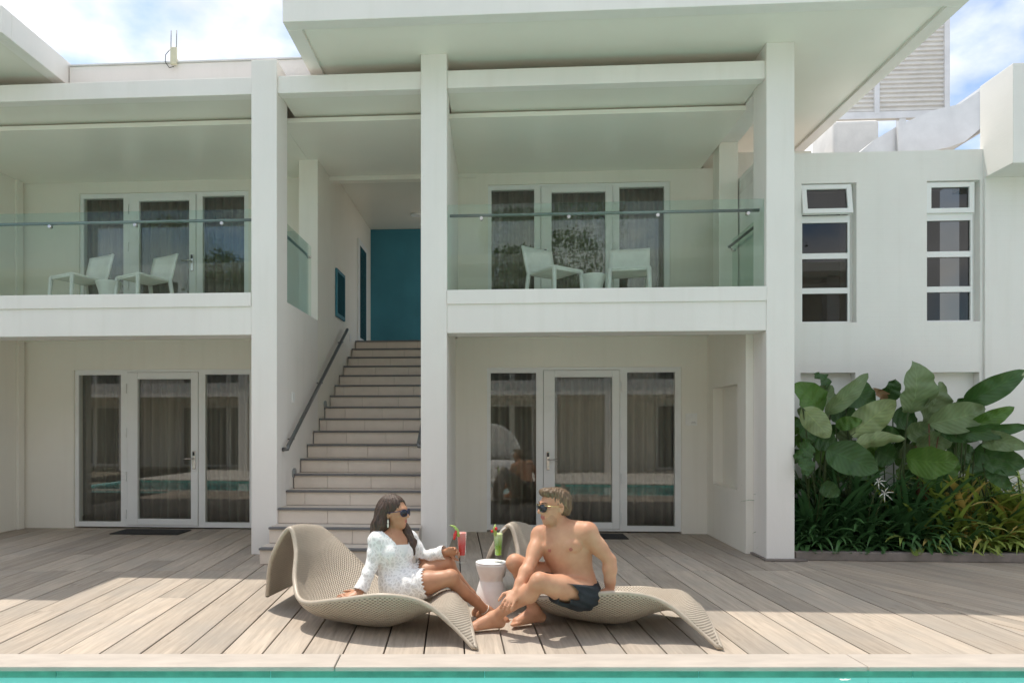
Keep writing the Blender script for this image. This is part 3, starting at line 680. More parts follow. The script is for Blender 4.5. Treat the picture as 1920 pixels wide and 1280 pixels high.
for k, (a, c) in enumerate(wins):
    Hh = wz1 - wz0; yf = YWG + .045
    a2, c2w = a + .004, c - .05
    b = MB().box(a2, a2 + .02, yf, yf + .05, wz0, wz1).box(c2w - .02, c2w, yf, yf + .05, wz0, wz1)
    zs = [0, .245, .265, .49, .535, .735, .775, .985, 1]
    for q in (0, 2, 4, 6): pass
    bars = [(wz1 - .015, wz1), (wz1 - Hh * .275, wz1 - Hh * .225), (wz1 - Hh * .535, wz1 - Hh * .495), (wz1 - Hh * .785, wz1 - Hh * .745), (wz0, wz0 + .02)]
    for q, r in bars: b.box(a2 + .02, c2w - .02, yf + .001, yf + .05, q, r)
    wf = b.build('window', M['upvc'], wing); box('reveal', M['wing'], wf, c2w + .001, c - .001, yf + .045, YWG + .27, wz0 + .005, wz1 - .001, 0)
    for (q, r) in zip(bars[1:], bars[2:]):
        MB().box(a2 + .02, c2w - .02, yf + .02, yf + .026, r[1], q[0]).build('pane', M['dark_glass'], wf)
    rot = Matrix.Rotation(R(-9 if k == 0 else 0), 4, 'X')
    sz0, sz1 = bars[1][1], bars[0][0]
    s = MB(); w2 = (c2w - a2) / 2; hh = sz1 - sz0; fw = .05
    s.box(-w2, -w2 + fw, -.03, .02, -hh, 0).box(w2 - fw, w2, -.03, .02, -hh, 0).box(-w2 + fw, w2 - fw, -.029, .02, -fw, 0).box(-w2 + fw, w2 - fw, -.029, .02, -hh, -hh + fw)
    so = s.build('sash', M['upvc'], wf, loc=((a2 + c2w) / 2, yf, sz1)); so.rotation_euler = (R(-9 if k == 0 else 0), 0, 0)
    p = MB().box(-w2 + fw, w2 - fw, -.008, -.002, -hh + fw, -fw).build('pane', M['dark_glass'], wf, loc=((a2 + c2w) / 2, yf, sz1)); p.rotation_euler = so.rotation_euler
    box('sill', M['wing'], wing, a + .002, c - .002, YWG + .01, YWG + .27, wz0 - .001, wz0 + .004, 0)
box('end_wall', M['wing'], wing, wx0 + .003, wx0 + .10, YWG + .281, 9.29, 0, ztop, 0.003)
box('room_wall', M['soil'], wing, wx0 + .3, wxm, YWG + .75, YWG + .8, 0.1, ztop - .1, 0)  # near-black wall colour stands in for the unlit room behind the windows
box('roof', M['white_far'], wing, wx0 + .002, wxm, YWG + .28, YWG + 2.2, ztop - .2, ztop - .05, 0)
# roof plant: duct, louvred screen, tank
duct = empty('air_duct', (0, 0, 0), -TH); tag(duct, 'pale galvanised air duct rising along the side wing roof', 'duct')
YDU = 9.0
def dp(u, v): return (bx(u, YDU), bz(u, v, YDU))
up = [(1600, 296), (1640, 262), (1690, 232), (1750, 207), (1800, 195), (1840, 168)]; lo = [(1640, 300), (1690, 296), (1730, 287), (1780, 276), (1810, 265), (1840, 240)]
pu, pl_ = [dp(*p) for p in up], [dp(*p) for p in lo]
vs, fs = [], []
for (a, c) in zip(pu, pl_):
    vs += [(a[0], YDU, a[1]), (c[0], YDU, c[1]), (a[0], YDU + .55, a[1]), (c[0], YDU + .55, c[1])]
for i in range(len(up) - 1):
    q = 4 * i; r = q + 4
    fs += [(q, q + 1, r + 1, r), (q + 2, r + 2, r + 3, q + 3), (q, r, r + 2, q + 2), (q + 1, q + 3, r + 3, r + 1)]
fs += [(0, 2, 3, 1), (len(vs) - 4, len(vs) - 3, len(vs) - 1, len(vs) - 2)]
mesh('duct_body', vs, fs, M['galv'], duct)
e = dp(1840, 163); f_ = dp(1840, 246)
MB().box(e[0], e[0] + .03, YDU - .03, YDU + .6, f_[1], e[1]).build('flange', M['galv'], duct)
e = dp(1684, 230); MB().box(e[0] - .03, e[0] + .02, YDU - .06, YDU - .02, bz(1684, 300, YDU), e[1]).build('strap', M['galv'], duct)
scr = empty('louvre_screen', (0, 0, 0), -TH); tag(scr, 'white louvred roof screen standing behind the big flat roof', 'louvre screen')
YL = 11.5
xa_, xb_ = bx(1480, YL), bx(1777, YL); z0_, z1_ = bz(1777, 213, YL), bz(1777, 12, YL)
for i in range(23):
    z = z0_ + .08 + (z1_ - z0_ - .1) * i / 22
    MB().box(xa_, xb_ - .06, YL - .02, YL + .005, z - .035, z + .045, Matrix.Rotation(R(-28), 3, 'X')).build('slat', M['white_far'], scr)
for u in (1777, 1646): MB().box(bx(u, YL) - .075, bx(u, YL), YL - .055, YL + .05, bz(1777, 228, YL) if u == 1777 else z0_, z1_).build('post', M['galv'], scr)
MB().box(xa_, xb_, YL - .05, YL + .04, z0_ - .07, z0_ + .035).build('rail', M['galv'], scr)
for u in (1690, 1540): MB().box(bx(u, YL) - .05, bx(u, YL) + .05, YL - .04, YL + .06, ztop - .1, z0_ - .07).build('leg', M['galv'], scr)
MB().box(xa_ - .2, xb_ + .02, YL + .06, YL + .12, z0_ - .02, z0_ + .0).build('rear_rail', M['galv'], scr)
tk = empty('roof_tank', BW(bx(1590, 10.2), 10.2, ztop - .05), -TH); tag(tk, 'white roof tank beside the duct under the roof edge', 'tank')
MB().box(-.28, .32, -.2, .5, 0, bz(1590, 236, 10.2) - ztop + .05).bevel(.05, 3).build('body', M['white_far'], tk)
MB().tube([(-.40, -.1, 0), (-.40, -.1, .3), (-.2, -.1, .36)], .05, 12).build('pipe', M['galv'], tk)
MB().tube([(.38, -.2, 0), (.36, -.2, .10), (.42, -.2, .22)], .012, 8).build('cable', M['black'], tk)

kerb = box('planter_kerb', M['kerb'], None, xR1 + .02, 9.5, 7.14, 7.24, 0.0, 0.085, 0.008); kerb.rotation_euler = (0, 0, -TH); tag(kerb, 'low grey stone kerb in front of the planting bed', 'kerb')
soil = box('soil', M['soil'], None, xR1 + .02, 9.5, 7.242, 7.998, 0.0, 0.07, 0); soil.rotation_euler = (0, 0, -TH); tag(soil, kind='structure')

# ------------------------------------------------------------------ the villa across the pool (seen mirrored in the glass)
opp = empty('opposite_villa', (0.4, -2.6, 0), R(180)); tag(opp, 'white villa across the pool, seen mirrored in the door glass', 'building')
for x in (-7.6, -2.5, -.9, 2.6, 4.1, 8.2, 12.0, 15.8): box('column', M['white'], opp, x - .14, x + .14, 0, .36, 0, 4.98, .005)
box('floor_beam', M['white'], opp, -9, 17, .008, .3, 2.215, 2.63, .005); box('balcony_floor', M['white'], opp, -9, 17, .31, 2.2, 2.4, 2.62, 0)
box('beam', M['white'], opp, -9, 17, .03, .15, 4.655, 4.83, .005)
box('roof', M['soffit'], opp, -9, 17, -.7, 5, 4.99, 5.2, .005)
box('back_wall', M['cream'], opp, -9, 17, 2.2, 2.4, 0, 4.98, 0)
for x in (-5.2, .8, 6.1, 10.1, 13.9):
    for z in (.02, 2.66):
        f = box('door_frame', M['upvc'], opp, x - 1.15, x + 1.15, 2.15, 2.19, z, z + 2.0, 0)
        for a, c in ((-1.08, -.56), (-.38, .38), (.56, 1.08)): box('glass_pane', M['dark_steel'], f, x + a, x + c, 2.14, 2.149, z + .07, z + 1.93, 0)
db = empty('round_daybed', (-.35, -1.35, 0)); tag(db, 'round white canopy daybed across the pool, mirrored in the left door pane', 'daybed')
vs, fs = [], []
for i in range(9):
    for j in range(25):
        th_ = R(20) + R(150) * i / 8 * .5; ph_ = math.pi * j / 24
        vs.append((.85 * math.cos(ph_), -.75 * math.sin(ph_) * math.sin(R(90) * i / 8), .45 + .95 * math.sin(ph_) * math.cos(R(90) * i / 8)))
for i in range(8):
    for j in range(24): a = i * 25 + j; fs.append((a, a + 1, a + 26, a + 25))
cn = mesh('canopy', vs, fs, M['table_white'], db, True); sm_ = cn.modifiers.new('s', 'SOLIDIFY'); sm_.thickness = .04
MB().lathe([(.82, 0), (.85, .05), (.85, .35), (.8, .42), (.2, .43)], n=32).build('base', M['table_white'], db)

def crown_mesh(seed, n=15000):
    rnd = random.Random(seed); vs, fs = [], []
    lobes = [(Vector((rnd.uniform(-1.4, 1.4), rnd.uniform(-1.2, 1.2), rnd.uniform(4.6, 7.6))), rnd.uniform(.9, 1.5)) for _ in range(11)]
    for i in range(n):
        c, r_ = rnd.choice(lobes); d = Vector((rnd.gauss(0, 1), rnd.gauss(0, 1), rnd.gauss(0, 1))).normalized(); p = c + d * r_ * rnd.uniform(.6, 1.0)
        a = Vector((rnd.gauss(0, 1), rnd.gauss(0, 1), rnd.gauss(0, 1))).normalized(); e = a.orthogonal().normalized(); s = rnd.uniform(.05, .10); k = len(vs)
        vs += [p - a * s, p + e * s * .45, p + a * s, p - e * s * .45]; fs.append((k, k + 1, k + 2, k + 3))
    return vs, fs
tl = ['broad leafy tree behind the opposite villa, mirrored in the glass', 'leafy tree at the middle of the opposite villa roof, mirrored in the glass', 'leafy tree near the daybed end behind the opposite villa', 'leafy tree behind the far end of the opposite villa']
for i, x in enumerate((-11.5, -5.0, 1.0, 7.0)):  # trees added to keep bright sky out of the upper door reflections
    t_ = empty('tree', (x, -8.6 - .5 * (i % 2), -.08), i * 1.3); tag(t_, tl[i], 'tree', 'trees behind the opposite villa')
    tr_ = MB().tube([(0, 0, 0), (.1, .05, 2.4), (-.05, .1, 4.4), (.1, 0, 6.2)], [.22, .17, .12, .05], 10)
    for q in range(5): tr_.tube([(0, .08, 3.2 + .5 * q), (math.cos(q * 2.1) * .7, math.sin(q * 2.1) * .7, 4.4 + .5 * q), (math.cos(q * 2.1) * 1.2, math.sin(q * 2.1) * 1.1, 5.4 + .4 * q)], [.08, .05, .02], 7)
    tr_.build('trunk', M['leaf_brown'], t_)
    v_, f_ = crown_mesh(i + 3); mesh('crown', v_, f_, M['tree_leaf'], t_)
# ------------------------------------------------------------------ wave loungers
def catmull(P, t):
    """P: list of vectors, t in 0..len-1"""
    n = len(P); i = min(int(t), n - 2); f = t - i
    p0 = P[i - 1] if i > 0 else P[0] * 2 - P[1]; p1, p2 = P[i], P[i + 1]; p3 = P[i + 2] if i + 2 < n else P[-1] * 2 - P[-2]
    return 0.5 * ((2 * p1) + (p2 - p0) * f + (2 * p0 - 5 * p1 + 4 * p2 - p3) * f * f + (3 * p1 - p0 - 3 * p2 + p3) * f ** 3)
NR = [(-1.308, 5.06, .10), (-1.26, 5.0, .37), (-1.125, 4.93, .585), (-1.06, 4.85, .455), (-1.035, 4.70, .28), (-.945, 4.52, .185), (-.70, 4.36, .232), (-.414, 4.27, .28), (-.181, 4.28, .235), (0, 4.235, .11), (.128, 4.115, .008)]
CR = [(-1.26, 5.36, .09), (-1.21, 5.30, .37), (-1.09, 5.22, .565), (-1.00, 5.12, .43), (-.93, 4.98, .22), (-.82, 4.80, .065), (-.62, 4.68, .022), (-.40, 4.58, .03), (-.19, 4.53, .125), (-.02, 4.50, .225), (.075, 4.46, .17)]
FR = [(-1.20, 5.70, .08), (-1.16, 5.66, .34), (-1.045, 5.50, .515), (-.892, 5.45, .43), (-.68, 5.36, .255), (-.56, 5.28, .175), (-.47, 5.18, .14), (-.36, 5.05, .14), (-.19, 4.95, .165), (-.05, 4.87, .155), (.085, 4.84, .02)]
def lounger_mesh():
    PN, PC, PF = [[Vector(p) for p in q] for q in (NR, CR, FR)]
    nu, nv = 110, 36; org = Vector((-.55, 4.7, 0)); vs, uv, fs = [], [], []
    for i in range(nu + 1):
        t = (len(PN) - 1) * i / nu
        a, c, e = catmull(PN, t), catmull(PC, t), catmull(PF, t)
        for j in range(nv + 1):
            s = j / nv
            # quadratic through the three rims
            p = a * (2 * (s - .5) * (s - 1)) + c * (-4 * s * (s - 1)) + e * (2 * s * (s - .5))
            p.z = max(p.z, .017)
            vs.append(p - org); uv.append((i / nu, s))
    for i in range(nu):
        for j in range(nv):
            a = i * (nv + 1) + j; fs.append((a, a + nv + 1, a + nv + 2, a + 1))
    return vs, fs, uv, org
vs, fs, uv, org = lounger_mesh()
lg = empty('sun_lounger', org); tag(lg, 'woven taupe wave lounger that the woman sits on', 'sun lounger', 'woven wave loungers')
sh = mesh('woven_shell', vs, fs, M['wicker'], lg, True, uv); m_ = sh.modifiers.new('s', 'SOLIDIFY'); m_.thickness = .03; m_.offset = 0
rim = MB(); nv = 36; nu = 110
loop = [vs[i * (nv + 1)] for i in range(nu + 1)] + [vs[nu * (nv + 1) + j] for j in range(1, nv + 1)] + [vs[i * (nv + 1) + nv] for i in range(nu - 1, -1, -1)] + [vs[j] for j in range(nv - 1, -1, -1)]
rim.tube(loop, .0160, 8, False); ro = rim.build('rim', M['wicker'], lg)
lg2 = copy_tree(lg); lg2.location = org + Vector((1.48, .08, 0)); lg2.rotation_euler = (0, 0, R(-7.0)); tag(lg2, 'woven taupe wave lounger that the man sits on', 'sun lounger', 'woven wave loungers')

# ------------------------------------------------------------------ hourglass side table
tb = G(921, 1145); TD = tb.y
prof = [(.122, 0), (.126, .012), (.124, .03), (.117, .08), (.101, .15), (.084, .205), (.0805, .212), (.081, .218), (.089, .245), (.101, .28), (.109, .312), (.1105, .324), (.108, .330), (.098, .332)]
tbl = empty('side_table', tb); tag(tbl, 'small white hourglass side table standing between the two loungers', 'side table')
MB().lathe([(r * 0.98, z * 1.02) for r, z in prof], n=56).build('body', M['table_white'], tbl)
MB().lathe([(.107, .3385), (.108, .3395), (.108, .343), (.104, .345)], n=56).build('top', M['table_white'], tbl)

# ------------------------------------------------------------------ cocktails
def liquid(name, top, mid, low):
    m, t, b = mat(name); tcn = N(t, 'TexCoord'); sp = N(t, 'SeparateXYZ'); t.links.new(tcn.outputs['Generated'], sp.inputs[0])
    cr_ = N(t, 'ValToRGB'); e = cr_.color_ramp.elements; e[0].color = (*low, 1); e[1].color = (*top, 1); e[1].position = 0.93
    n_ = e.new(.42); n_.color = (*mid, 1); n3 = e.new(.70); n3.color = (*[(a + c) / 2 for a, c in zip(top, mid)], 1)
    t.links.new(sp.outputs[2], cr_.inputs[0]); t.links.new(cr_.outputs[0], b.inputs['Base Color']); b.inputs['Roughness'].default_value = .25
    b.inputs['Subsurface Weight'].default_value = .3; b.inputs['Subsurface Radius'].default_value = (.02, .02, .02)
    return m
M['red_drink'] = liquid('red_smoothie', (.78, .30, .26), (.72, .05, .06), (.70, .04, .05))
M['green_drink'] = liquid('green_smoothie', (.66, .74, .36), (.24, .50, .02), (.42, .72, .01))
M['melon_green'] = plain('melon_rind', (.36, .50, .13), .4); M['cherry'] = plain('cherry_red', (.62, .03, .03), .3); M['straw'] = plain('straw_white', (.8, .8, .78), .4)
def cocktail(loc, drink, label, red):
    c = empty('cocktail', loc); tag(c, label, 'cocktail')
    hh = .205
    g = MB(); g.lathe([(.0305, 0), (.031, .004), (.014, .010), (.0125, .022), (.0215, .036), (.024, .05), (.034, hh), (.0325, hh), (.0228, .052), (.012, .048)], n=28); g.build('glass', M['tumbler'], c)
    MB().lathe([(.019, .0495), (.0222, .052), (.0314, hh - .012), (.028, hh - .006), (.01, hh - .004)], n=28).build('drink', drink, c)
    if red:
        vs = []; mb = MB(); mb.tube([(-.02, -.02, hh - .03), (-.03, -.022, hh + .01), (-.05, -.025, hh + .035), (-.078, -.028, hh + .045)], [.011, .010, .008, .003], 8); mb.build('melon_slice', M['melon_green'], c)
        mb = MB(); mb.tube([(-.037, -.028, hh + .01), (-.046, -.03, hh - .02), (-.052, -.03, hh - .05)], [.006, .011, .006], 8); mb.build('fruit', M['cherry'], c)
    else:
        mb = MB(); mb.tube([(-.02, -.02, hh - .02), (-.028, -.022, hh + .03), (-.022, -.022, hh + .06)], [.012, .012, .003], 8); mb.build('melon_slice', M['melon_green'], c)
        mb = MB(); mb.lathe([(.004, -.012), (.011, -.005), (.011, .005), (.004, .012)], c=(-.018, -.03, hh + .03), n=12).lathe([(.004, -.01), (.009, -.004), (.009, .004), (.004, .01)], c=(-.046, -.024, hh + .012), n=12); mb.build('cherry', M['cherry'], c)
        mb = MB(); mb.tube([(.012, .0, hh - .06), (.02, .0, hh + .012), (.05, -.004, hh + .035)], .004, 8); mb.build('straw', M['straw'], c)
    return c
cocktail(Vector((W(934, 1050, TD).x, TD - .02, .3452)), M['green_drink'], 'tall glass of layered green smoothie with straw standing on the white table', False)
GLASS = W(866, 1054, 4.74)
rc = cocktail(GLASS, M['red_drink'], 'tall glass of red smoothie held up in the woman’s hand', True)

# ------------------------------------------------------------------ implicit bodies
class Field:
    def __init__(s, lo, hi, vox):
        s.lo = np.array(lo, float); s.vox = vox; s.n = np.ceil((np.array(hi) - s.lo) / vox).astype(int) + 1
        s.a = np.full(s.n, 1.0, np.float32)
    def sub(s, lo, hi):
        i0 = np.clip(np.floor((np.array(lo) - s.lo) / s.vox).astype(int), 0, s.n); i1 = np.clip(np.ceil((np.array(hi) - s.lo) / s.vox).astype(int) + 1, 0, s.n)
        ax = [s.lo[k] + s.vox * np.arange(i0[k], i1[k]) for k in range(3)]
        g = np.stack(np.meshgrid(*ax, indexing='ij'), -1)
        return (slice(i0[0], i1[0]), slice(i0[1], i1[1]), slice(i0[2], i1[2])), g
    def merge(s, sl, d, k, mode):
        o = s.a[sl]
        if o.size == 0: return
        if mode == 'u':
            if k > 0:
                h = np.maximum(k - np.abs(o - d), 0) / k; s.a[sl] = np.minimum(o, d) - h * h * k * .25
            else: s.a[sl] = np.minimum(o, d)
        else:                                     # subtract
            h = np.maximum(k - np.abs(o + d), 0) / max(k, 1e-6); s.a[sl] = np.maximum(o, -d) + h * h * k * .25
    def cone(s, a, b, ra, rb, k=.02, mode='u'):
        a, b = np.array(a, float), np.array(b, float); m = max(ra, rb) + k + 3 * s.vox
        sl, g = s.sub(np.minimum(a, b) - m, np.maximum(a, b) + m)
        if g.size == 0: return
        ba = b - a; t = np.clip(((g - a) @ ba) / (ba @ ba + 1e-12), 0, 1)
        d = np.linalg.norm(g - a - t[..., None] * ba, axis=-1) - (ra + (rb - ra) * t)
        s.merge(sl, d.astype(np.float32), k, mode)
    def chain(s, pts, rads, k=.02):
        for i in range(len(pts) - 1): s.cone(pts[i], pts[i + 1], rads[i], rads[i + 1], k)
    def ell(s, c, r, rot=None, k=.02, mode='u'):
        c = np.array(c, float); r = np.array(r, float); m = r.max() + k + 3 * s.vox
        sl, g = s.sub(c - m, c + m)
        if g.size == 0: return
        p = g - c
        if rot is not None: p = p @ np.array(rot)          # world to local: p_local = R^T p
        k0 = np.linalg.norm(p / r, axis=-1); k1 = np.linalg.norm(p / (r * r), axis=-1) + 1e-9
        s.merge(sl, (k0 * (k0 - 1) / k1).astype(np.float32), k, mode)
    def grid(s):
        ax = [s.lo[k] + s.vox * np.arange(s.n[k]) for k in range(3)]
        return np.stack(np.meshgrid(*ax, indexing='ij'), -1)
    def surface(s):
        f = s.a; n = np.array(f.shape) - 1
        cs = {}
        acc = np.zeros((*n, 3), np.float32); cnt = np.zeros(n, np.float32)
        cor = lambda i, j, k: f[i:i + n[0], j:j + n[1], k:k + n[2]]
        for ax in range(3):
            for p in (0, 1):
                for q in (0, 1):
                    o0 = [0, 0, 0]; oth = [x for x in range(3) if x != ax]; o0[oth[0]] = p; o0[oth[1]] = q; o1 = list(o0); o1[ax] = 1
                    a, b = cor(*o0), cor(*o1); m = (a < 0) != (b < 0)
                    t = np.where(m, a / np.where(m, a - b, 1), 0); 
                    for x in range(3): acc[..., x] += np.where(m, o0[x] + (t if x == ax else 0), 0)
                    cnt += m
        act = cnt > 0; idx = np.full(n, -1, np.int64); cells = np.argwhere(act); idx[act] = np.arange(len(cells))
        V = (cells + acc[act] / cnt[act][:, None]) * s.vox + s.lo
        F = []
        for ax in range(3):
            b1, b2 = (ax + 1) % 3, (ax + 2) % 3
            sl = [slice(1, -1)] * 3; sl[ax] = slice(0, -1); s0 = tuple(sl); sl[ax] = slice(1, None); s1 = tuple(sl)
            a, b = f[s0], f[s1]; m = (a < 0) != (b < 0); e = np.argwhere(m); flip = (a[m] < 0)
            off = np.ones(3, int); off[ax] = 0; e = e + off
            def ci(d1, d2):
                c = e.copy(); c[:, b1] += d1; c[:, b2] += d2; return idx[c[:, 0], c[:, 1], c[:, 2]]
            q = np.stack([ci(-1, -1), ci(0, -1), ci(0, 0), ci(-1, 0)], 1)
            q[~flip] = q[~flip][:, ::-1]; F.append(q)
        return V, np.concatenate(F)
def sdf_mesh(name, fld, material, parent, keep=None, relax=2):
    V, F = fld.surface()
    # light relaxation
    for _ in range(relax):
        S = np.zeros_like(V); c = np.zeros(len(V))
        for k in range(4):
            for q in (1, 3):
                np.add.at(S, F[:, k], V[F[:, (k + q) % 4]]); np.add.at(c, F[:, k], 1)
        V = .5 * V + .5 * S / np.maximum(c, 1)[:, None]
    if keep is not None:
        cen = V[F].mean(1); F = F[keep(cen)]
        used = np.unique(F); mp_ = np.full(len(V), -1); mp_[used] = np.arange(len(used)); V = V[used]; F = mp_[F]
    me = bpy.data.meshes.new(name); me.from_pydata(V.tolist(), [], F.tolist()); me.update(); me.shade_smooth(); me.materials.append(material)
    o = bpy.data.objects.new(name, me); link(o, parent)
    if parent is not None: o.matrix_parent_inverse = parent.matrix_world.inverted()
    return o
def basis(fwd, up):
    f = Vector(fwd).normalized(); r_ = f.cross(Vector(up)).normalized(); u = r_.cross(f).normalized()
    return np.array([[f.x, r_.x, u.x], [f.y, r_.y, u.y], [f.z, r_.z, u.z]])       # columns: forward, right, up
def head(fl, c, B, s=1.0, jaw=1.0):
    """c: centre of the skull; local axes forward, right, up"""
    P = lambda f, r_, u: np.array(c) + B @ (np.array([f, r_, u]) * s)
    E = lambda p, r_, k=.012: fl.ell(P(*p), np.array(r_) * s, B, k)
    E((-.012, 0, .028), (.098, .076, .088)); E((.028, 0, -.02), (.066, .060, .092), .02); E((.040, 0, -.072 * 1), (.046, .045 * jaw, .040), .02)
    E((.066, 0, -.094), (.020, .022 * jaw, .016), .014); E((.078, 0, .030), (.020, .048, .014), .014)         # chin, brow
    fl.cone(P(.092, 0, .016), P(.112, 0, -.022), .008 * s, .0125 * s, .010); E((.098, .010, -.026), (.010, .008, .008), .006); E((.098, -.010, -.026), (.010, .008, .008), .006)
    E((.088, 0, -.052), (.014, .024, .0065), .006); E((.087, 0, -.063), (.013, .021, .0075), .006)            # lips
    E((.066, .036, -.018), (.026, .022, .022), .02); E((.066, -.036, -.018), (.026, .022, .022), .02)         # cheeks
    for sd in (-1, 1): E((-.008, sd * .074, -.006), (.018, .008, .030), .006)                                  # ears
    return P
def hand(fl, wrist, palm_dir, normal, curl, spread=1.0, s=1.0, thumb_side=1, thumb_curl=.5, fcurl=None):
    """palm_dir: from the wrist to the knuckles, normal: out of the back of the hand"""
    pd = Vector(palm_dir).normalized(); nr = Vector(normal); nr = (nr - pd * nr.dot(pd)).normalized(); sd = pd.cross(nr).normalized() * thumb_side
    w_ = Vector(wrist); c = w_ + pd * .045 * s
    B = np.array([[pd.x, sd.x, nr.x], [pd.y, sd.y, nr.y], [pd.z, sd.z, nr.z]])
    fl.ell(c, np.array([.052, .040, .015]) * s, B, .010); fl.cone(w_, w_ + pd * .03 * s, .021 * s, .020 * s, .012)
    lens = [.068, .078, .073, .058]
    for i in range(4):
        lat = (.030 - .020 * i) * s; base = w_ + pd * (.086 - .004 * abs(i - 1.2)) * s + sd * lat
        a = Vector(pd) + sd * (.10 * spread * (1.2 - i) * .8); a.normalize(); p = base; ang_ = 0
        cu = curl if fcurl is None else fcurl[i]
        for q, (fr, ra, rb) in enumerate(((.46, .0092, .0085), (.31, .0085, .0078), (.23, .0078, .0066))):
            ang_ += cu * (0.75 if q == 0 else 1.0)
            dv = (a * math.cos(ang_) - nr * math.sin(ang_)).normalized(); nx_ = p + dv * lens[i] * fr * s
            fl.cone(p, nx_, ra * s, rb * s, .004); p = nx_
    base = w_ + pd * .022 * s + sd * .028 * s; d1 = (pd * .62 + sd * .72 - nr * .25 * thumb_curl).normalized(); p1 = base + d1 * .042 * s
    d2 = (pd * .9 + sd * (.45 - .5 * thumb_curl) - nr * .55 * thumb_curl).normalized(); p2 = p1 + d2 * .030 * s; p3 = p2 + d2 * .022 * s
    fl.cone(base, p1, .0135 * s, .011 * s, .010); fl.cone(p1, p2, .0105 * s, .0098 * s, .004); fl.cone(p2, p3, .0098 * s, .0075 * s, .003)
def foot(fl, ankle, toe_dir, s=1.0, sole=None, tilt=0.0):
    """ankle centre; toes along toe_dir (horizontal), sole height from sole"""
    a = Vector(ankle); d = Vector(toe_dir).normalized(); sd = d.cross(Vector((0, 0, 1))).normalized(); up = sd.cross(d).normalized()
    h = .075 * s if sole is None else sole
    heel = a - d * .045 * s - up * (h - .030 * s); ball = a + d * .135 * s - up * (h - .022 * s)
    fl.cone(a, heel, .036 * s, .030 * s, .03); fl.cone(a + d * .01, a + d * .085 * s - up * (h - .042 * s), .034 * s, .027 * s, .03)
    fl.cone(heel, ball + sd * .012 * s, .027 * s, .020 * s, .025); fl.cone(heel, ball - sd * .018 * s, .025 * s, .020 * s, .02)
    fl.cone(a + d * .06 * s - up * (h - .042 * s), ball, .03 * s, .022 * s, .025)
    for i in range(5):
        b0 = ball + sd * (-.034 + .016 * i) * s + d * (-.006 * abs(i - 1)) * s; ln = (.058, .052, .046, .040, .033)[i] * s
        r0 = (.0125, .0095, .009, .0085, .008)[i] * s
        fl.cone(b0 - up * .006 * s, b0 + d * ln - up * (.011 * s if i else .009 * s), r0, r0 * .88, .005)

def skin_mat(name, col, rough=.42):
    m, t, b = mat(name); tcn = N(t, 'TexCoord'); no = N(t, 'TexNoise', i_Scale=9, i_Detail=5); t.links.new(tcn.outputs['Object'], no.inputs['Vector'])
    cr_ = N(t, 'ValToRGB'); cr_.color_ramp.elements[0].position = .3; cr_.color_ramp.elements[1].position = .72
    cr_.color_ramp.elements[0].color = (col[0] * .86, col[1] * .78, col[2] * .74, 1); cr_.color_ramp.elements[1].color = (min(1, col[0] * 1.1), col[1] * 1.12, col[2] * 1.12, 1)
    t.links.new(no.outputs[0], cr_.inputs[0]); t.links.new(cr_.outputs[0], b.inputs['Base Color']); b.inputs['Roughness'].default_value = rough
    b.inputs['Specular IOR Level'].default_value = .38; b.inputs['Subsurface Weight'].default_value = .12; b.inputs['Subsurface Radius'].default_value = (.012, .005, .003); b.inputs['Subsurface Scale'].default_value = 1.0
    nb = N(t, 'TexNoise', i_Scale=160, i_Detail=3); t.links.new(tcn.outputs['Object'], nb.inputs['Vector']); bu = N(t, 'Bump', i_Strength=.06, i_Distance=.004); t.links.new(nb.outputs[0], bu.inputs['Height']); t.links.new(bu.outputs[0], b.inputs['Normal'])
    return m
def hair_mat(name, dark, light):
    m, t, b = mat(name); tcn = N(t, 'TexCoord'); mpn = N(t, 'Mapping'); mpn.inputs['Scale'].default_value = (120, 120, 14); t.links.new(tcn.outputs['Object'], mpn.inputs[0])
    no = N(t, 'TexNoise', i_Scale=1.0, i_Detail=6, i_Distortion=1.2); t.links.new(mpn.outputs[0], no.inputs['Vector'])
    cr_ = N(t, 'ValToRGB'); cr_.color_ramp.elements[0].position = .32; cr_.color_ramp.elements[1].position = .7; cr_.color_ramp.elements[0].color = (*dark, 1); cr_.color_ramp.elements[1].color = (*light, 1)
    t.links.new(no.outputs[0], cr_.inputs[0]); t.links.new(cr_.outputs[0], b.inputs['Base Color']); b.inputs['Roughness'].default_value = .42
    bu = N(t, 'Bump', i_Strength=.9, i_Distance=.006); t.links.new(no.outputs[0], bu.inputs['Height']); t.links.new(bu.outputs[0], b.inputs['Normal'])
    return m
M['skin_w'] = skin_mat('tanned_skin', (.48, .255, .155), .46); M['skin_m'] = skin_mat('light_tanned_skin', (.57, .31, .195), .50)
M['hair_w'] = hair_mat('dark_brown_hair', (.020, .011, .008), (.095, .052, .032)); M['hair_m'] = hair_mat('sandy_hair', (.060, .036, .020), (.225, .142, .072))
M['lips'] = plain('lips', (.42, .13, .10), .4); M['shorts'] = paint('charcoal_shorts', (.030, .036, .042), .8, .3, 14, .4, 350, spec=.2); M['band'] = plain('white_bandeau', (.82, .82, .82), .7, bump=.3)
M['lens'] = plain('dark_lens', (.012, .013, .02), .08); M['gold'] = plain('gold_wire', (.6, .45, .2), .25, 1.0); M['blue_frame'] = plain('navy_frame', (.02, .025, .08), .25); M['pearl'] = plain('pearl', (.8, .76, .68), .3)
M['beard'] = skin_mat('stubble', (.475, .255, .16), .6)

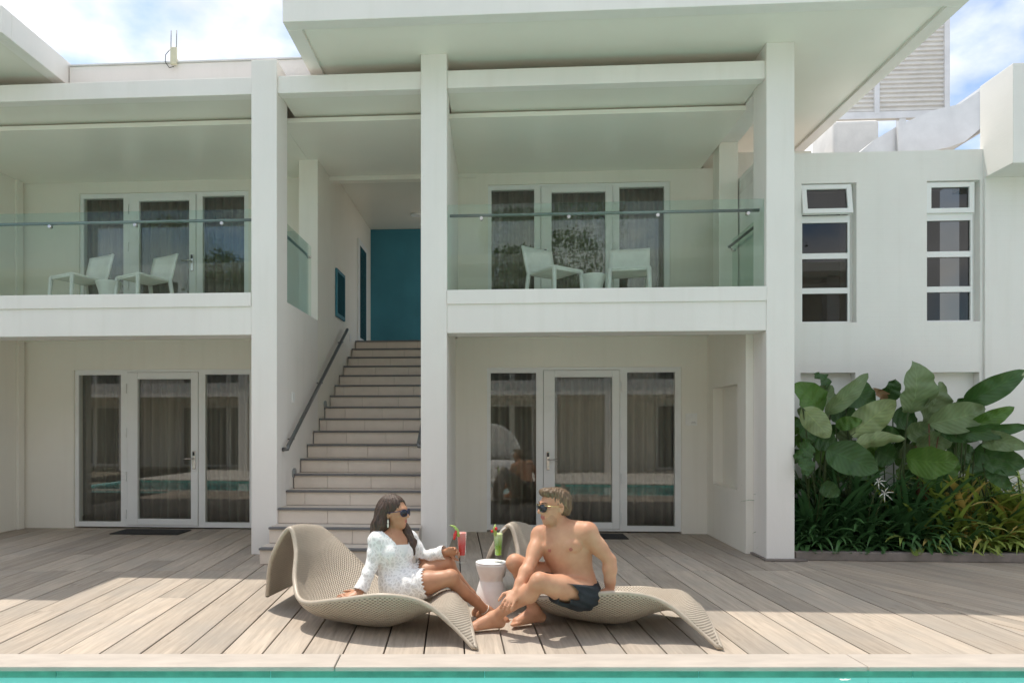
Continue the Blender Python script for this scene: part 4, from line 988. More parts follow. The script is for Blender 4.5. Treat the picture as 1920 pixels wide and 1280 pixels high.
def lace_mat():
    m, t, b = mat('white_lace'); out = t.nodes['Material Output']; tcn = N(t, 'TexCoord')
    no = N(t, 'TexNoise', i_Scale=14, i_Detail=2); t.links.new(tcn.outputs['Object'], no.inputs['Vector'])
    ad = N(t, 'VectorMath', operation='MULTIPLY_ADD'); t.links.new(no.outputs['Color'], ad.inputs[0]); ad.inputs[1].default_value = (.06, .06, .06); t.links.new(tcn.outputs['Object'], ad.inputs[2])
    v1 = N(t, 'TexVoronoi', i_Scale=34, feature='DISTANCE_TO_EDGE'); t.links.new(ad.outputs[0], v1.inputs['Vector'])
    v2 = N(t, 'TexVoronoi', i_Scale=150, feature='DISTANCE_TO_EDGE'); t.links.new(ad.outputs[0], v2.inputs['Vector'])
    a1 = N(t, 'Math', operation='LESS_THAN'); a1.inputs[1].default_value = .13; t.links.new(v1.outputs['Distance'], a1.inputs[0])
    a2 = N(t, 'Math', operation='LESS_THAN'); a2.inputs[1].default_value = .08; t.links.new(v2.outputs['Distance'], a2.inputs[0])
    mx_ = N(t, 'Math', operation='MAXIMUM'); t.links.new(a1.outputs[0], mx_.inputs[0])
    m5 = N(t, 'Math', operation='MULTIPLY'); m5.inputs[1].default_value = .62; t.links.new(a2.outputs[0], m5.inputs[0]); t.links.new(m5.outputs[0], mx_.inputs[1])
    m6 = N(t, 'MapRange'); m6.inputs[3].default_value = .74; m6.inputs[4].default_value = 1.0; t.links.new(mx_.outputs[0], m6.inputs[0])
    b.inputs['Base Color'].default_value = (.85, .85, .85, 1); b.inputs['Roughness'].default_value = .8
    tr = N(t, 'BsdfTransparent'); ms = N(t, 'MixShader'); t.links.new(m6.outputs[0], ms.inputs[0]); t.links.new(tr.outputs[0], ms.inputs[1]); t.links.new(b.outputs[0], ms.inputs[2]); t.links.new(ms.outputs[0], out.inputs[0])
    bu = N(t, 'Bump', i_Strength=.15, i_Distance=.002); t.links.new(mx_.outputs[0], bu.inputs['Height']); t.links.new(bu.outputs[0], b.inputs['Normal'])
    return m
M['lace'] = lace_mat()
def sunglasses(P, B, parent, frame, arm, s=1.0, wide=.034):
    g = None
    bm_ = MB()
    for sd in (-1, 1):
        for a, c in ((0, 1),):
            bm_.tube([P(.103, sd * .010, .016), P(.104, sd * .022, .024)], .0022 * s, 6)
        bm_.tube([P(.098, sd * .056, .020), P(.06, sd * .079, .016), P(-.012, sd * .085, .008)], .0028 * s, 6)
    bm_.tube([P(.108, -.012, .018), P(.112, 0, .022), P(.108, .012, .018)], .0022 * s, 6)
    fr = bm_.build('sunglasses', arm, parent); fr.matrix_parent_inverse = parent.matrix_world.inverted()
    for sd in (-1, 1):
        c = P(.097, sd * .034, .006); vs, fs = [], []; n = 20
        ux, uy = B @ np.array([-.32, sd * 1.0, 0]) , B @ np.array([-.06, 0, 1.0]); nn = B @ np.array([1.0, sd * .32, .06])
        for lay in (0, 1):
            for k in range(n):
                a = 2 * math.pi * k / n; rx = .031 * s; ry = (.027 if math.sin(a) < 0 else .021) * s
                vs.append(np.array(c) + ux * rx * math.cos(a) + uy * ry * math.sin(a) + nn * (.004 * lay) * s)
        vs.append(np.array(c) + nn * .0085 * s)
        for k in range(n): fs.append((k, (k + 1) % n, n + (k + 1) % n, n + k)); fs.append((n + k, n + (k + 1) % n, 2 * n))
        fs.append(tuple(range(n - 1, -1, -1)))
        le = mesh('lens', vs, fs, M['lens'], fr, False); le.matrix_parent_inverse = fr.matrix_world.inverted()
        rr = MB(); rr.tube([Vector(vs[n + k % n]) for k in range(n + 1)], .0024 * s, 6, False); q = rr.build('lens_rim', frame, fr); q.matrix_parent_inverse = fr.matrix_world.inverted()

# ---------------------------------------------------------------- the man
man = empty('person', G(1060, 1165)); tag(man, 'seated bare-chested person in charcoal shorts and sunglasses leaning back on one arm', 'person')
bpy.context.view_layer.update()
hipC = W(1078, 1100, 4.57); hipN = W(1092, 1113, 4.43); hipF = W(1066, 1100, 4.68)
waist = W(1078, 1076, 4.61); belly = W(1073, 1062, 4.59); chest = W(1060, 1026, 4.57); neckB = W(1048, 994, 4.60); headC = W(1040, 950, 4.57)
shL = W(1014, 1006, 4.65); shR = W(1102, 1001, 4.47)
elL = W(993, 1058, 4.52); wrL = W(968, 1108, 4.40)
elR = W(1143, 1050, 4.48); wrR = W(1144, 1106, 4.46)
knA = W(1012, 1090, 4.32); anA = W(925, 1158, 4.52); knB = W(966, 1055, 4.62); anB = W(1003, 1146, 4.66)
fl = Field((.10, 4.15, -.01), (1.30, 5.15, .95), .0062)
# torso
fl.ell(hipC, (.165, .135, .115), basis(hipF - hipN, (0, 0, 1)), .04)
fl.cone(hipC, belly, .125, .112, .05); fl.cone(waist, belly, .112, .112, .04)
TB = basis(shL - shR, chest - hipC)            # forward column runs shoulder to shoulder
fl.ell((chest + belly) / 2, (.140, .098, .13), TB, .05)
fl.ell(chest, (.165, .105, .135), TB, .05)
fl.ell(chest + Vector((0, 0, .055)), (.160, .085, .075), TB, .04)
cf = Vector((-.45, -.9, 0)).normalized()       # the way the chest faces
sx = (shR - shL).normalized()
for sgn in (-1, 1):
    fl.ell(chest + sx * sgn * .066 + cf * .072 + Vector((0, 0, .015)), (.068, .036, .050), TB, .008)
    fl.ell(chest + sx * sgn * .105 - cf * .03 + Vector((0, 0, .0)), (.05, .06, .10), TB, .03)
for q in range(3):
    for sgn in (-1, 1): fl.ell(belly + cf * .085 + sx * sgn * .030 + Vector((0, 0, .075 - .042 * q)), (.028, .022, .019), TB, .008)
fl.cone(neckB, shL + Vector((0, 0, .02)), .06, .055, .05); fl.cone(neckB, shR + Vector((0, 0, .02)), .06, .055, .05)
fl.cone(neckB + Vector((0, 0, .0)), (headC + Vector((.012, .02, -.05))), .062, .054, .03); fl.cone(neckB + Vector((.0, .02, .03)), shR + Vector((0, .02, .015)), .038, .045, .04)
for s_, e_, w_, h_ in ((shL, elL, wrL, 0), (shR, elR, wrR, 1)):
    fl.ell(s_, (.062, .058, .062), None, .03)
    m1 = s_.lerp(e_, .45); fl.chain([s_, m1, e_], [.055, .049, .040], .02); fl.cone(s_.lerp(e_, .25), s_.lerp(e_, .6), .047, .047, .02)
    m2 = e_.lerp(w_, .28); fl.chain([e_, m2, w_.lerp(e_, .3), w_], [.040, .044, .034, .026], .015)
hd = (Vector((954, 1131, 0)) - Vector((968, 1110, 0)))
hand(fl, wrL, W(951, 1132, 4.33) - wrL, Vector((-.25, -.8, .55)), .42, .6, 1.02, thumb_side=1, thumb_curl=.6)
hand(fl, wrR, Vector((-.92, .1, -.30)), Vector((-.25, -.15, 1)), .12, 1.0, 1.02, thumb_side=-1, thumb_curl=.1)
for hp, kn, an in ((hipN, knA, anA), (hipF, knB, anB)):
    md = hp.lerp(kn, .5); fl.chain([hp, md, kn], [.088, .076, .056], .03)
    ax = (an - kn).normalized(); back = Vector((.5, .3, -.6)); back = (back - ax * back.dot(ax)).normalized()
    fl.ell(kn, (.056, .056, .056), None, .02)
    cf_ = kn.lerp(an, .28) + back * .022; fl.chain([kn, cf_, kn.lerp(an, .62), an], [.050, .054, .041, .033], .02)
foot(fl, anA, Vector((-.95, -.30, -.02)), 1.0, .062); foot(fl, anB, Vector((-.90, -.42, 0)), 1.0, .070)
BH = basis(Vector((-.93, -.34, -.05)), Vector((-.04, 0, 1)))
Pm = head(fl, headC, BH, 1.0, 1.08)
body = sdf_mesh('body', fl, M['skin_m'], man)
body.data.materials.append(M['lips']); body.data.materials.append(M['beard'])
def region(o, fn, slot):
    me = o.data; n = len(me.polygons); c = np.zeros(n * 3); me.polygons.foreach_get('center', c); c = c.reshape(-1, 3); mi = np.zeros(n, np.int32); me.polygons.foreach_get('material_index', mi); mi[fn(c)] = slot; me.polygons.foreach_set('material_index', mi)
def loc(c, B, hc): return (c - np.array(hc)) @ B
def lipf(hc, B):
    def f(c): q = loc(c, B, hc); return (np.abs(q[:, 1]) < .024) & (q[:, 2] < -.046) & (q[:, 2] > -.070) & (q[:, 0] > .088)
    return f
region(body, lambda c: (lambda q: (q[:, 2] < -.052 - .012 * np.sin(q[:, 0] * 90) + .25 * (q[:, 0] - .07) * (q[:, 0] > .07)) & (q[:, 2] > -.122) & (q[:, 0] > .015))(loc(c, BH, headC)), 2)
region(body, lipf(headC, BH), 1)
nip = [np.array(chest + sx * sgn * .072 + cf * .105 + Vector((0, 0, .0))) for sgn in (-1, 1)]
region(body, lambda c: (np.linalg.norm(c - nip[0], axis=1) < .012) | (np.linalg.norm(c - nip[1], axis=1) < .012), 1)
# shorts
fs_ = Field((.45, 4.3, -.01), (1.15, 5.1, .45), .0062)
fs_.ell(hipC, (.180, .150, .125), basis(hipF - hipN, (0, 0, 1)), .04); fs_.cone(hipC, belly.lerp(hipC, .45), .138, .128, .04)
for hp, kn, t_ in ((hipN, knA, .60), (hipF, knB, .62)):
    e = hp.lerp(kn, t_); fs_.cone(hp, e, .106, .100, .03)
g = fs_.grid(); fs_.a += (.004 * np.sin(g[..., 0] * 70 + g[..., 2] * 60) * np.sin(g[..., 1] * 50 + 1) + .003 * np.sin(g[..., 2] * 140 + g[..., 0] * 60)).astype(np.float32)
# cut the waist and leg openings flat
wz = waist.z - .012; fs_.a = np.maximum(fs_.a, (g[..., 2] + .18 * (g[..., 0] - waist.x) - wz).astype(np.float32))
for hp, kn, t_ in ((hipN, knA, .60), (hipF, knB, .62)):
    d_ = np.array((kn - hp).normalized()); e = np.array(hp.lerp(kn, t_)); near = np.linalg.norm(g - e, axis=-1) < .16
    fs_.a = np.where(near, np.maximum(fs_.a, ((g - e) @ d_).astype(np.float32)), fs_.a)
sdf_mesh('shorts', fs_, M['shorts'], man)
# hair: a swept crop
fh = Field(np.array(headC) - .17, np.array(headC) + .19, .0045)
Eh = lambda p, r_, k=.02, md='u': fh.ell(Pm(*p), np.array(r_), BH, k, md)
Eh((-.020, 0, .036), (.097, .077, .087)); Eh((-.050, 0, -.002), (.062, .070, .072)); Eh((.030, 0, .094), (.062, .060, .032)); Eh((.066, .008, .098), (.024, .042, .022))
Eh((.080, 0, -.022), (.070, .12, .098), .008, 's'); Eh((.0, 0, -.098), (.12, .12, .050), .01, 's')
for sd in (-1, 1): Eh((-.002, sd * .085, -.012), (.026, .03, .036), .004, 's')
g = fh.grid(); q = (g - np.array(headC)) @ BH
rid = .0024 * np.sin(q[..., 1] * 260 + 14 * np.sin(q[..., 0] * 26)) + .0018 * np.sin(q[..., 0] * 120 + q[..., 1] * 130) * np.sin(q[..., 2] * 95)
fh.a += rid.astype(np.float32); sdf_mesh('hair', fh, M['hair_m'], man, relax=1)
sunglasses(Pm, BH, man, M['black'], M['gold'])
for sgn in (-1, 1):
    br = MB().tube([Pm(.098, sgn * .014, .033), Pm(.094, sgn * .035, .039), Pm(.080, sgn * .054, .034)], .0035, 6).build('eyebrow', M['hair_m'], man); br.matrix_parent_inverse = man.matrix_world.inverted()

# ---------------------------------------------------------------- the woman
wom = empty('person', G(760, 1170)); tag(wom, 'seated person in a white lace tunic with long dark hair holding a red drink', 'person')
bpy.context.view_layer.update()
hipC = W(750, 1094, 4.74); hipN = W(760, 1101, 4.66); hipF = W(762, 1094, 4.84)
waist = W(741, 1062, 4.76); chest = W(737, 1031, 4.75); neckB = W(738, 1003, 4.77); headC = W(739, 961, 4.77)
shL = W(766, 1010, 4.86); shR = W(707, 1013, 4.70)
elL = W(795, 1044, 4.86); wrL = W(838, 1034, 4.77); elR = W(696, 1062, 4.66); wrR = W(675, 1110, 4.58)
knN = W(845, 1082, 4.60); anN = W(914, 1147, 4.76); knF = W(839, 1057, 4.80); anF = W(905, 1143, 4.90)
cf = Vector((.55, -.84, 0)).normalized(); sx = (shR - shL).normalized()
def wtorso(f, o, k=.04, skirt=True):
    TB = basis(shL - shR, chest - hipC)
    f.ell(hipC, (.150 + o, .125 + o, .100 + o), basis(hipF - hipN, (0, 0, 1)), k); f.cone(hipC, waist, .112 + o, .090 + o, .05)
    f.ell(chest, (.120 + o, .085 + o, .105 + o), TB, k); f.cone(waist, chest, .090 + o, .098 + o, .05)
    f.ell(chest + Vector((0, 0, .05)), (.118 + o, .066 + o, .060 + o), TB, k)
    for sgn in (-1, 1): f.ell(chest + sx * sgn * .052 + cf * .068 + Vector((0, 0, -.012)), np.array([.050, .042, .048]) + o, TB, .02)
    f.cone(neckB, shL + Vector((0, 0, .005)), .042 + o, .042 + o, .04); f.cone(neckB, shR + Vector((0, 0, .005)), .042 + o, .042 + o, .04)
def warms(f, o, wfrac=1.0):
    for s_, e_, w_ in ((shL, elL, wrL), (shR, elR, wrR)):
        f.ell(s_, (.045 + o, .045 + o, .046 + o), None, .03); f.chain([s_, s_.lerp(e_, .5), e_], [.041 + o, .037 + o, .032 + o], .02)
        e2 = e_.lerp(w_, wfrac); f.chain([e_, e_.lerp(w_, .3), e2], [.032 + o, .033 + o, (.022 if wfrac == 1 else .026) + o * 1.25], .015)
fl = Field((-.90, 4.25, -.01), (.50, 5.25, .95), .006)
wtorso(fl, 0); warms(fl, 0)
fl.cone(neckB, headC + Vector((-.005, .01, -.05)), .045, .043, .03)
hand(fl, wrL, (GLASS + Vector((-.02, -.035, .085))) - wrL, Vector((.35, .75, .40)), .55, .5, .90, thumb_side=-1, thumb_curl=.8)
hand(fl, wrR, Vector((-.93, -.30, -.16)), Vector((-.10, -.25, 1)), .06, .7, .95, thumb_side=1, thumb_curl=.1)
for hp, kn, an in ((hipN, knN, anN), (hipF, knF, anF)):
    fl.chain([hp, hp.lerp(kn, .5), kn], [.088, .072, .050], .03); fl.ell(kn, (.049, .049, .049), None, .02)
    ax = (an - kn).normalized(); back = Vector((-.6, .1, -.6)); back = (back - ax * back.dot(ax)).normalized()
    fl.chain([kn, kn.lerp(an, .3) + back * .018, kn.lerp(an, .65), an], [.045, .047, .034, .028], .02)
foot(fl, anN, Vector((.93, -.10, -.12)), .92, .058); foot(fl, anF, Vector((.95, .20, -.1)), .92, .05)
BH = basis(Vector((.90, -.43, .03)), Vector((0, 0, 1)))
Pw = head(fl, headC, BH, .93, .88)
body = sdf_mesh('body', fl, M['skin_w'], wom); body.data.materials.append(M['lips']); region(body, lipf(headC, BH), 1)
# bandeau and lace tunic
TBw = basis(shL - shR, chest - hipC)
fb = Field(np.array(chest) - .22, np.array(chest) + .22, .006); wtorso(fb, .006)
g = fb.grid(); qz = (g - np.array(chest)) @ TBw; fb.a = np.maximum(fb.a, (np.abs(qz[..., 2] + .010) - .043).astype(np.float32)); fb.a = np.maximum(fb.a, (np.abs(qz[..., 0]) - .125).astype(np.float32)); sdf_mesh('bandeau', fb, M['band'], wom)
ft = Field((-.85, 4.30, .03), (.15, 5.15, .72), .0062)
wtorso(ft, .010); warms(ft, .009, .86)
for hp, kn, t_ in ((hipN, knN, .36), (hipF, knF, .34)): ft.cone(hp, hp.lerp(kn, t_), .108, .100, .03)
ft.cone(elL.lerp(wrL, .55), elL.lerp(wrL, .86), .040, .046, .01); ft.cone(elR.lerp(wrR, .55), elR.lerp(wrR, .88), .038, .044, .01)
g = ft.grid(); ft.a += (.0038 * np.sin(g[..., 0] * 60 + g[..., 1] * 40) * np.sin(g[..., 2] * 14 + 1) + .0015 * np.sin(g[..., 2] * 90 + g[..., 0] * 80)).astype(np.float32)
nC, wC = np.array(neckB), np.array(chest)
d1, d2 = np.array((elL.lerp(wrL, .86))), np.array((elR.lerp(wrR, .88)))
n1, n2_ = np.array((wrL - elL).normalized()), np.array((wrR - elR).normalized())
def keep(c):
    q = (c - wC) @ TBw
    f = (c - nC) @ np.array(cf); r_ = (c - nC) @ np.array(sx); z = c[:, 2] - nC[2]
    vneck = (f > -.02) & (z > -.125 + 1.55 * np.abs(r_ + .0)) ; collar = z > .028 - .1 * 0
    cuff = ((np.linalg.norm(c - d1, axis=1) < .085) & (((c - d1) @ n1) > .012)) | ((np.linalg.norm(c - d2, axis=1) < .085) & (((c - d2) @ n2_) > .012))
    hem = np.zeros(len(c), bool)
    for hp, kn, t_ in ((hipN, knN, .36), (hipF, knF, .34)):
        e = np.array(hp.lerp(kn, t_)); d_ = np.array((kn - hp).normalized()); hem |= (np.linalg.norm(c - e, axis=1) < .128) & (((c - e) @ d_) > .035 + .006 * np.sin(c[:, 2] * 220 + c[:, 1] * 160))
    return ~(vneck | (collar & (np.abs(r_) < .07)) | cuff | hem)
sdf_mesh('lace_tunic', ft, M['lace'], wom, keep)
# long hair
fh = Field((headC.x - .26, headC.y - .28, headC.z - .42), (headC.x + .20, headC.y + .24, headC.z + .17), .005)
S = .93
Eh = lambda p, r_, k=.02, md='u': fh.ell(Pw(*p), np.array(r_) * S, BH, k, md)
Eh((-.020, 0, .040), (.108, .086, .094)); Eh((-.060, 0, -.02), (.070, .082, .110))
Eh((.085, 0, -.022), (.076, .064, .105), .012, 's'); Eh((.06, .05, -.055), (.07, .05, .075), .012, 's')
P_ = lambda f, r_, u: Pw(f, r_, u)
fh.chain([P_(-.078, -.01, .0), P_(-.100, .015, -.10), P_(-.118, .03, -.19), P_(-.125, .04, -.265)], [.068, .064, .056, .026], .03)
fh.chain([P_(-.055, .055, .02), P_(-.070, .074, -.07), P_(-.085, .080, -.15), P_(-.095, .085, -.215)], [.045, .046, .040, .018], .025)
fh.chain([P_(-.02, -.070, .02), P_(.00, -.078, -.07), P_(.050, -.068, -.14), P_(.105, -.048, -.215), P_(.135, -.03, -.29)], [.034, .034, .037, .034, .010], .02)
fh.chain([P_(-.05, -.04, .07), P_(-.08, -.06, -.02), P_(-.07, -.07, -.12)], [.05, .05, .04], .02)
g = fh.grid(); q = (g - np.array(headC)) @ BH
ang_ = np.arctan2(q[..., 1], q[..., 0] + .02)
fh.a += (.0026 * np.sin(ang_ * 19 + 4 * np.sin(q[..., 2] * 15)) + .0016 * np.sin(ang_ * 43 + q[..., 2] * 25)).astype(np.float32)
sdf_mesh('hair', fh, M['hair_w'], wom, relax=1)
sunglasses(Pw, BH, wom, M['blue_frame'], M['blue_frame'], .95)
def attach(o, par): o.matrix_parent_inverse = par.matrix_world.inverted(); return o
er = Pw(-.004, .080, -.036)
attach(MB().lathe([(.0015, -.056), (.005, -.050), (.006, -.035), (.003, -.028), (.006, -.020), (.004, -.008), (.001, 0)], c=er, n=10).build('earring', M['pearl'], wom), wom)
pts = [neckB + cf * .052 + sx * x + Vector((0, 0, .022 - .055 * (1 - (x / .05) ** 2))) for x in np.linspace(-.05, .05, 9)]
attach(MB().tube(pts, .0014, 6).build('necklace', M['gold'], wom), wom)
attach(MB().lathe([(.002, -.008), (.008, -.004), (.008, .004), (.002, .008)], c=pts[4] + cf * .004, n=10).build('pendant', M['pearl'], wom), wom)
axn = (anN - knN).normalized(); cA = anN - axn * .035
e1 = axn.orthogonal().normalized(); e2 = axn.cross(e1)
attach(MB().tube([cA + (e1 * math.cos(t) + e2 * math.sin(t)) * .036 for t in np.linspace(0, 6.283, 25)], .002, 6, False).build('anklet', M['pearl'], wom), wom)

# ------------------------------------------------------------------ planting
def leaf_mesh(base, tip, width, side, droop=.15, fold=.25, wav=.015, seed=0, nu=16, nv=8, shape=.78):
    """a paddle leaf from base to tip; side: rough direction across the blade"""
    rnd = random.Random(seed); b, t_ = Vector(base), Vector(tip); ax = t_ - b; Ln = ax.length; ax.normalize()
    sd = Vector(side); sd = (sd - ax * sd.dot(ax)).normalized(); nr = sd.cross(ax).normalized(); vs, fs, uv = [], [], []
    p1, p2 = rnd.uniform(0, 6), rnd.uniform(0, 6)
    for i in range(nu + 1):
        f = i / nu; wd = width / 2 * (math.sin(math.pi * min(1, f ** shape * .985 + .012)) ** .62) * (1 if f < .93 else (1 - ((f - .93) / .07) ** 2 * .8))
        c = b + ax * Ln * f + nr * (-droop * Ln * 4 * (f - .5) ** 2 + droop * Ln)
        for j in range(nv + 1):
            s = 2 * j / nv - 1
            vs.append(c + sd * wd * s * (1 - .12 * fold * abs(s)) + nr * (fold * wd * abs(s) ** 1.4 + wav * abs(s) * math.sin(f * 17 + p1 + (2 if s > 0 else 0)) + .4 * wav * math.sin(f * 31 + p2)))
            uv.append((j / nv, f))
    for i in range(nu):
        for j in range(nv): a = i * (nv + 1) + j; fs.append((a, a + 1, a + nv + 2, a + nv + 1))
    return vs, fs, uv
def zp(zx, zy, d): return W(1480 + zx / 3.2, 660 + zy / 3.2, d)
# (base, tip in the zoomed plan of the bed, width in the same units, depth base, depth tip, material, fold)
LV = [((712, 365), (742, 52), 215, 7.25, 7.15, 'leaf_grey', .18), ((800, 420), (915, 178), 175, 7.35, 7.30, 'leaf_grey', .2), ((372, 500), (640, 288), 150, 7.05, 6.85, 'leaf_pale', .2),
      ((385, 572), (695, 520), 85, 7.0, 6.85, 'leaf_pale', .4), ((225, 585), (535, 715), 165, 6.95, 6.72, 'leaf_dark', .15), ((700, 632), (1020, 650), 165, 6.95, 6.75, 'leaf_mid', .15),
      ((838, 430), (1180, 345), 150, 7.1, 7.0, 'leaf_grey', .25), ((1050, 305), (1420, 108), 120, 7.15, 6.85, 'leaf_dark', .5), ((1070, 465), (1350, 328), 85, 7.0, 6.8, 'leaf_mid', .4),
      ((1000, 490), (1430, 440), 80, 7.0, 6.7, 'leaf_dark', .4), ((1160, 520), (1440, 575), 100, 6.95, 6.6, 'leaf_grey', .3), ((1110, 590), (1425, 680), 150, 7.1, 6.8, 'leaf_dark', .2),
      ((1160, 665), (1375, 738), 70, 6.85, 6.65, 'leaf_dark', .3), ((1190, 700), (1335, 828), 75, 6.85, 6.7, 'leaf_dark', .3), ((195, 360), (20, 190), 150, 7.2, 7.1, 'leaf_mid', .25),
      ((80, 335), (245, 512), 115, 6.95, 6.8, 'leaf_pale', .25), ((215, 370), (470, 125), 85, 7.15, 7.0, 'leaf_grey', .35), ((235, 215), (143, 128), 60, 7.3, 7.3, 'leaf_dark', .3),
      ((330, 215), (515, 320), 140, 7.3, 7.2, 'leaf_dark', .2), ((140, 250), (280, 300), 120, 7.35, 7.3, 'leaf_grey', .2), ((250, 340), (400, 420), 120, 7.4, 7.35, 'leaf_dark', .2),
      ((90, 630), (104, 750), 75, 6.9, 6.8, 'leaf_dark', .2), ((120, 540), (30, 640), 95, 7.0, 6.9, 'leaf_dark', .2), ((700, 500), (870, 440), 110, 7.3, 7.2, 'leaf_grey', .3),
      ((560, 300), (640, 160), 90, 7.45, 7.4, 'leaf_dark', .25), ((820, 800), (1015, 650), 130, 7.15, 7.05, 'leaf_mid', .2), ((980, 330), (1120, 270), 80, 7.3, 7.2, 'leaf_dark', .3),
      ((460, 480), (660, 500), 110, 7.2, 7.1, 'leaf_dark', .2), ((100, 430), (180, 350), 170, 7.35, 7.3, 'leaf_grey', .2), ((760, 560), (980, 500), 130, 7.25, 7.15, 'leaf_grey', .2), ((900, 470), (1150, 520), 90, 7.1, 6.95, 'leaf_dark', .35),
      ((1080, 660), (1130, 800), 80, 7.3, 7.3, 'leaf_dark', .2), ((280, 440), (440, 410), 70, 7.15, 7.0, 'leaf_mid', .3), ((520, 590), (640, 640), 120, 7.3, 7.25, 'leaf_dark', .2), ((150, 520), (290, 560), 110, 7.2, 7.1, 'leaf_dark', .2), ((190, 795), (305, 860), 80, 7.0, 6.9, 'leaf_dark', .2),
      ((360, 640), (480, 760), 110, 7.35, 7.3, 'leaf_dark', .2), ((60, 400), (120, 560), 120, 7.3, 7.2, 'leaf_dark', .2), ((620, 380), (760, 430), 130, 7.4, 7.35, 'leaf_dark', .2), ((930, 620), (1110, 590), 120, 7.35, 7.3, 'leaf_dark', .2)]
clumps = [1530, 1590, 1670, 1735, 1800, 1860]
cl_lab = ['tall paddle-leaved plant pressed against the white corner column', 'tall paddle-leaved plant with a slanting raised leaf below the first wall niche', 'tall paddle-leaved plant with pale arched leaves amid the bed',
          'tall paddle-leaved plant with one big upright grey green leaf', 'tall paddle-leaved plant with broad pale leaf folding right', 'tall paddle-leaved plant with long dark leaves fanning over the bed end']
PL = []
for u, lab in zip(clumps, cl_lab):
    p = BW(bx(u, 7.62), 7.62, .068); r_ = empty('paddle_plant', p); tag(r_, lab, 'plant', 'tall paddle-leaved plants in the bed'); PL.append(r_)
bpy.context.view_layer.update()
rnd = random.Random(3)
petioles = {i: MB() for i in range(6)}
for i, (b0, t0, wd, db_, dt_, mt, fo) in enumerate(LV):
    b_, t_ = zp(*b0, db_), zp(*t0, dt_); wm = wd / 3.2 / FPX * (db_ + dt_) / 2 * 1.27
    ax2 = Vector((t0[0] - b0[0], -(t0[1] - b0[1]))).normalized()
    side = Vector((-ax2.y, rnd.uniform(-.45, .25), ax2.x))
    if (side.cross(t_ - b_)).y > 0 and mt != 'leaf_pale': side = -side
    v_, f_, uv_ = leaf_mesh(b_, t_, wm, side, .11 + rnd.uniform(-.06, .09), fo + rnd.uniform(-.05, .15), .020, i)
    ci = min(range(6), key=lambda k: abs(clumps[k] - (1480 + b0[0] / 3.2)))
    par = PL[ci]; o = mesh('leaf', [v - par.location for v in v_], f_, M[mt], par, True, uv_)
    gp = Vector((rnd.uniform(-.09, .09), rnd.uniform(-.07, .07), 0)); e = b_ - par.location
    mid = gp.lerp(e, .55) + Vector((0, 0, .10 * abs(e.x - gp.x)))
    petioles[ci].tube([gp, gp.lerp(mid, .5) + Vector((0, 0, .05)), mid, e, e.lerp(t_ - par.location, .1)], [.008, .007, .006, .006, .004], 6, False)
for ci, mb in petioles.items():
    par = PL[ci]
    for q in range(7):
        gp = Vector((rnd.uniform(-.12, .12), rnd.uniform(-.1, .1), 0)); mb.tube([gp, gp * 1.3 + Vector((rnd.uniform(-.1, .1), 0, .4)), gp * 1.5 + Vector((rnd.uniform(-.2, .2), -.03, rnd.uniform(.6, .85)))], [.009, .008, .005], 6, False)
    mb.build('petioles', M['stem_red'] if ci == 3 else M['stem'], par)
    # darker inner leaves that fill the clump
    for q in range(20):
        a = rnd.uniform(0, 6.28); h = rnd.uniform(.35, 1.2); rr = rnd.uniform(.05, .2)
        b_ = Vector((math.cos(a) * rr, .14 + .1 * math.sin(a), h)); t_ = b_ + Vector((math.cos(a) * rnd.uniform(.15, .32), rnd.uniform(-.1, .08), rnd.uniform(-.12, .22)))
        v_, f_, uv_ = leaf_mesh(b_, t_, rnd.uniform(.14, .24), Vector((rnd.uniform(-.4, .4), -.4, 1)), .1, .2, .01, 500 + q + ci * 20)
        mesh('leaf', v_, f_, M[rnd.choice(['leaf_dark', 'leaf_dark', 'leaf_mid'])], par, True, uv_)
dd = zp(528, 245, 7.2); v_, f_, uv_ = leaf_mesh(zp(560, 290, 7.2), zp(500, 215, 7.15), .11, Vector((1, 0, .6)), .2, .9, .02, 77)
mesh('dry_leaf', [v - PL[2].location for v in v_], f_, M['leaf_brown'], PL[2], True, uv_)

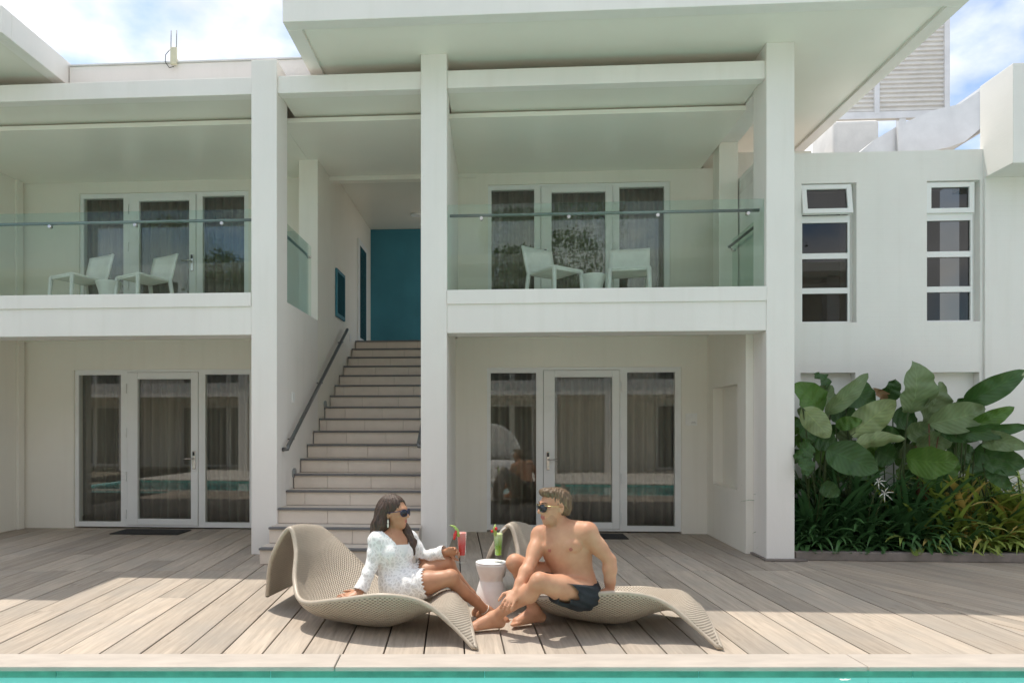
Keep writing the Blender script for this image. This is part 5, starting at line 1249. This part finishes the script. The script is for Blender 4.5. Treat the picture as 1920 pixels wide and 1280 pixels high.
def strap_plant(u, Y, n, ln, wd, mats, label, group, lift=(.35, 1.1), seed=0, grow=1.0):
    rnd = random.Random(seed); p = BW(bx(u, Y), Y, .066); r_ = empty('strap_plant', p); tag(r_, label, 'plant', group)
    vs = {m: ([], [], []) for m in mats}
    for q in range(n):
        m = rnd.choices(mats, [8, 2, 2.2][:len(mats)])[0] if len(mats) > 1 else mats[0]
        V, F, U = vs[m]; a = rnd.uniform(0, 6.28); el = rnd.uniform(*lift); L_ = ln * rnd.uniform(.6, 1.15); w_ = wd * rnd.uniform(.7, 1.2); sg = 9
        d = Vector((math.cos(a), math.sin(a) * .8, 0)); sd = Vector((-math.sin(a), math.cos(a), 0)); pos = Vector((rnd.uniform(-.05, .05), rnd.uniform(-.05, .05), 0)); ang = el; i0 = len(V); tw = rnd.uniform(-.5, .5)
        bend = rnd.uniform(1.2, 2.6) / sg * grow
        for i in range(sg + 1):
            f = i / sg; wv = w_ / 2 * min(1, .45 + 2.2 * f) * (1 - max(0, (f - .55) / .45) ** 1.6 * .95)
            s2 = (sd * math.cos(tw * f) + Vector((0, 0, 1)) * math.sin(tw * f)).normalized(); up = Vector((0, 0, 1)) * math.cos(ang) - d * math.sin(ang)
            for s in (-1, 0, 1): V.append(pos + s2 * wv * s + up * (abs(s) * wv * .35)); U.append(((s + 1) / 2, f))
            pos = pos + (d * math.cos(ang) + Vector((0, 0, 1)) * math.sin(ang)) * L_ / sg; ang -= bend * (.4 + f * 1.2)
            pos.z = max(pos.z, .012)
        for i in range(sg):
            for s in (0, 1): b_ = i0 + i * 3 + s; F.append((b_, b_ + 1, b_ + 4, b_ + 3))
    for m, (V, F, U) in vs.items():
        if V:
            o = mesh('leaves', V, F, M[m], r_, True, U); o['kind'] = 'stuff'
    return r_
k = 0
low = [('dark strap-leaved lily clump crowding the kerb beside the column', [1503, 1528, 1556, 1588, 1612, 1640, 1668], ['strap_dark'], .54, .046),
       ('green strap-leaved lily clump between the dark lilies and the yellowing tufts', [1690, 1712, 1740], ['strap_dark', 'strap_lime'], .56, .046),
       ('yellow green strap-leaved tuft with yellowing blades at the kerb', [1770, 1800, 1832, 1862, 1893, 1925, 1960], ['strap_lime', 'strap_dark', 'strap_yellow'], .55, .048)]
for lab, us, ms, ln, wd in low:
    for u in us:
        k += 1; strap_plant(u, 7.38 + .05 * (k % 2), 40, ln, wd, ms, lab, lab.split(' at ')[0].split(' crowd')[0] + 's', (.25, 1.35), 40 + k)
    for u in us[::2] + us[1::2]:
        k += 1; strap_plant(u + 12, 7.56, 36, ln * 1.75, wd * 1.1, ms, lab.replace('at the kerb', 'behind the kerb row').replace('crowding the kerb', 'behind the kerb row').replace('lily clump between', 'lily clump in the rear row between'), lab.split(' at ')[0].split(' crowd')[0] + ' rear row', (.85, 1.5), 90 + k, .62)
# spider lily flowers
for (zx, zy, sc_) in ((535, 775, .8), (570, 845, 1.0)):
    c = zp(zx, zy, 6.92); fl_ = empty('spider_lily', Vector((c.x + .02, c.y + .28, .07))); tag(fl_, 'white spider lily flower higher on its stalk' if zy < 800 else 'white spider lily flower lower on its stalk with wide petals', 'flower', 'white spider lily flowers')
    c = c - fl_.location; MB().tube([(0, 0, 0), (c.x * .3, c.y * .4, c.z * .6), c], .006, 6).build('stalk', M['stem'], fl_)
    for q in range(6):
        a = q * 1.047 + .3; d = Vector((math.cos(a), -.35, math.sin(a)))
        MB().tube([c, c + d * .035 * sc_, c + d * .075 * sc_ + Vector((0, -.01, -.012))], [.002, .0055, .001], 5).build('petal', M['petal'], fl_)
# a leaf afloat on the pool
fp = G(1584, 1273, -.033)
v_, f_, uv_ = leaf_mesh((-.035, 0, .002), (.035, .006, .002), .022, (0, 1, 0), .03, .15, .002, 5, 8, 4)
fo_ = mesh('floating_leaf', v_, f_, M['pearl'], None, True, uv_, loc=fp); tag(fo_, 'pale fallen leaf afloat on the pool', 'leaf')
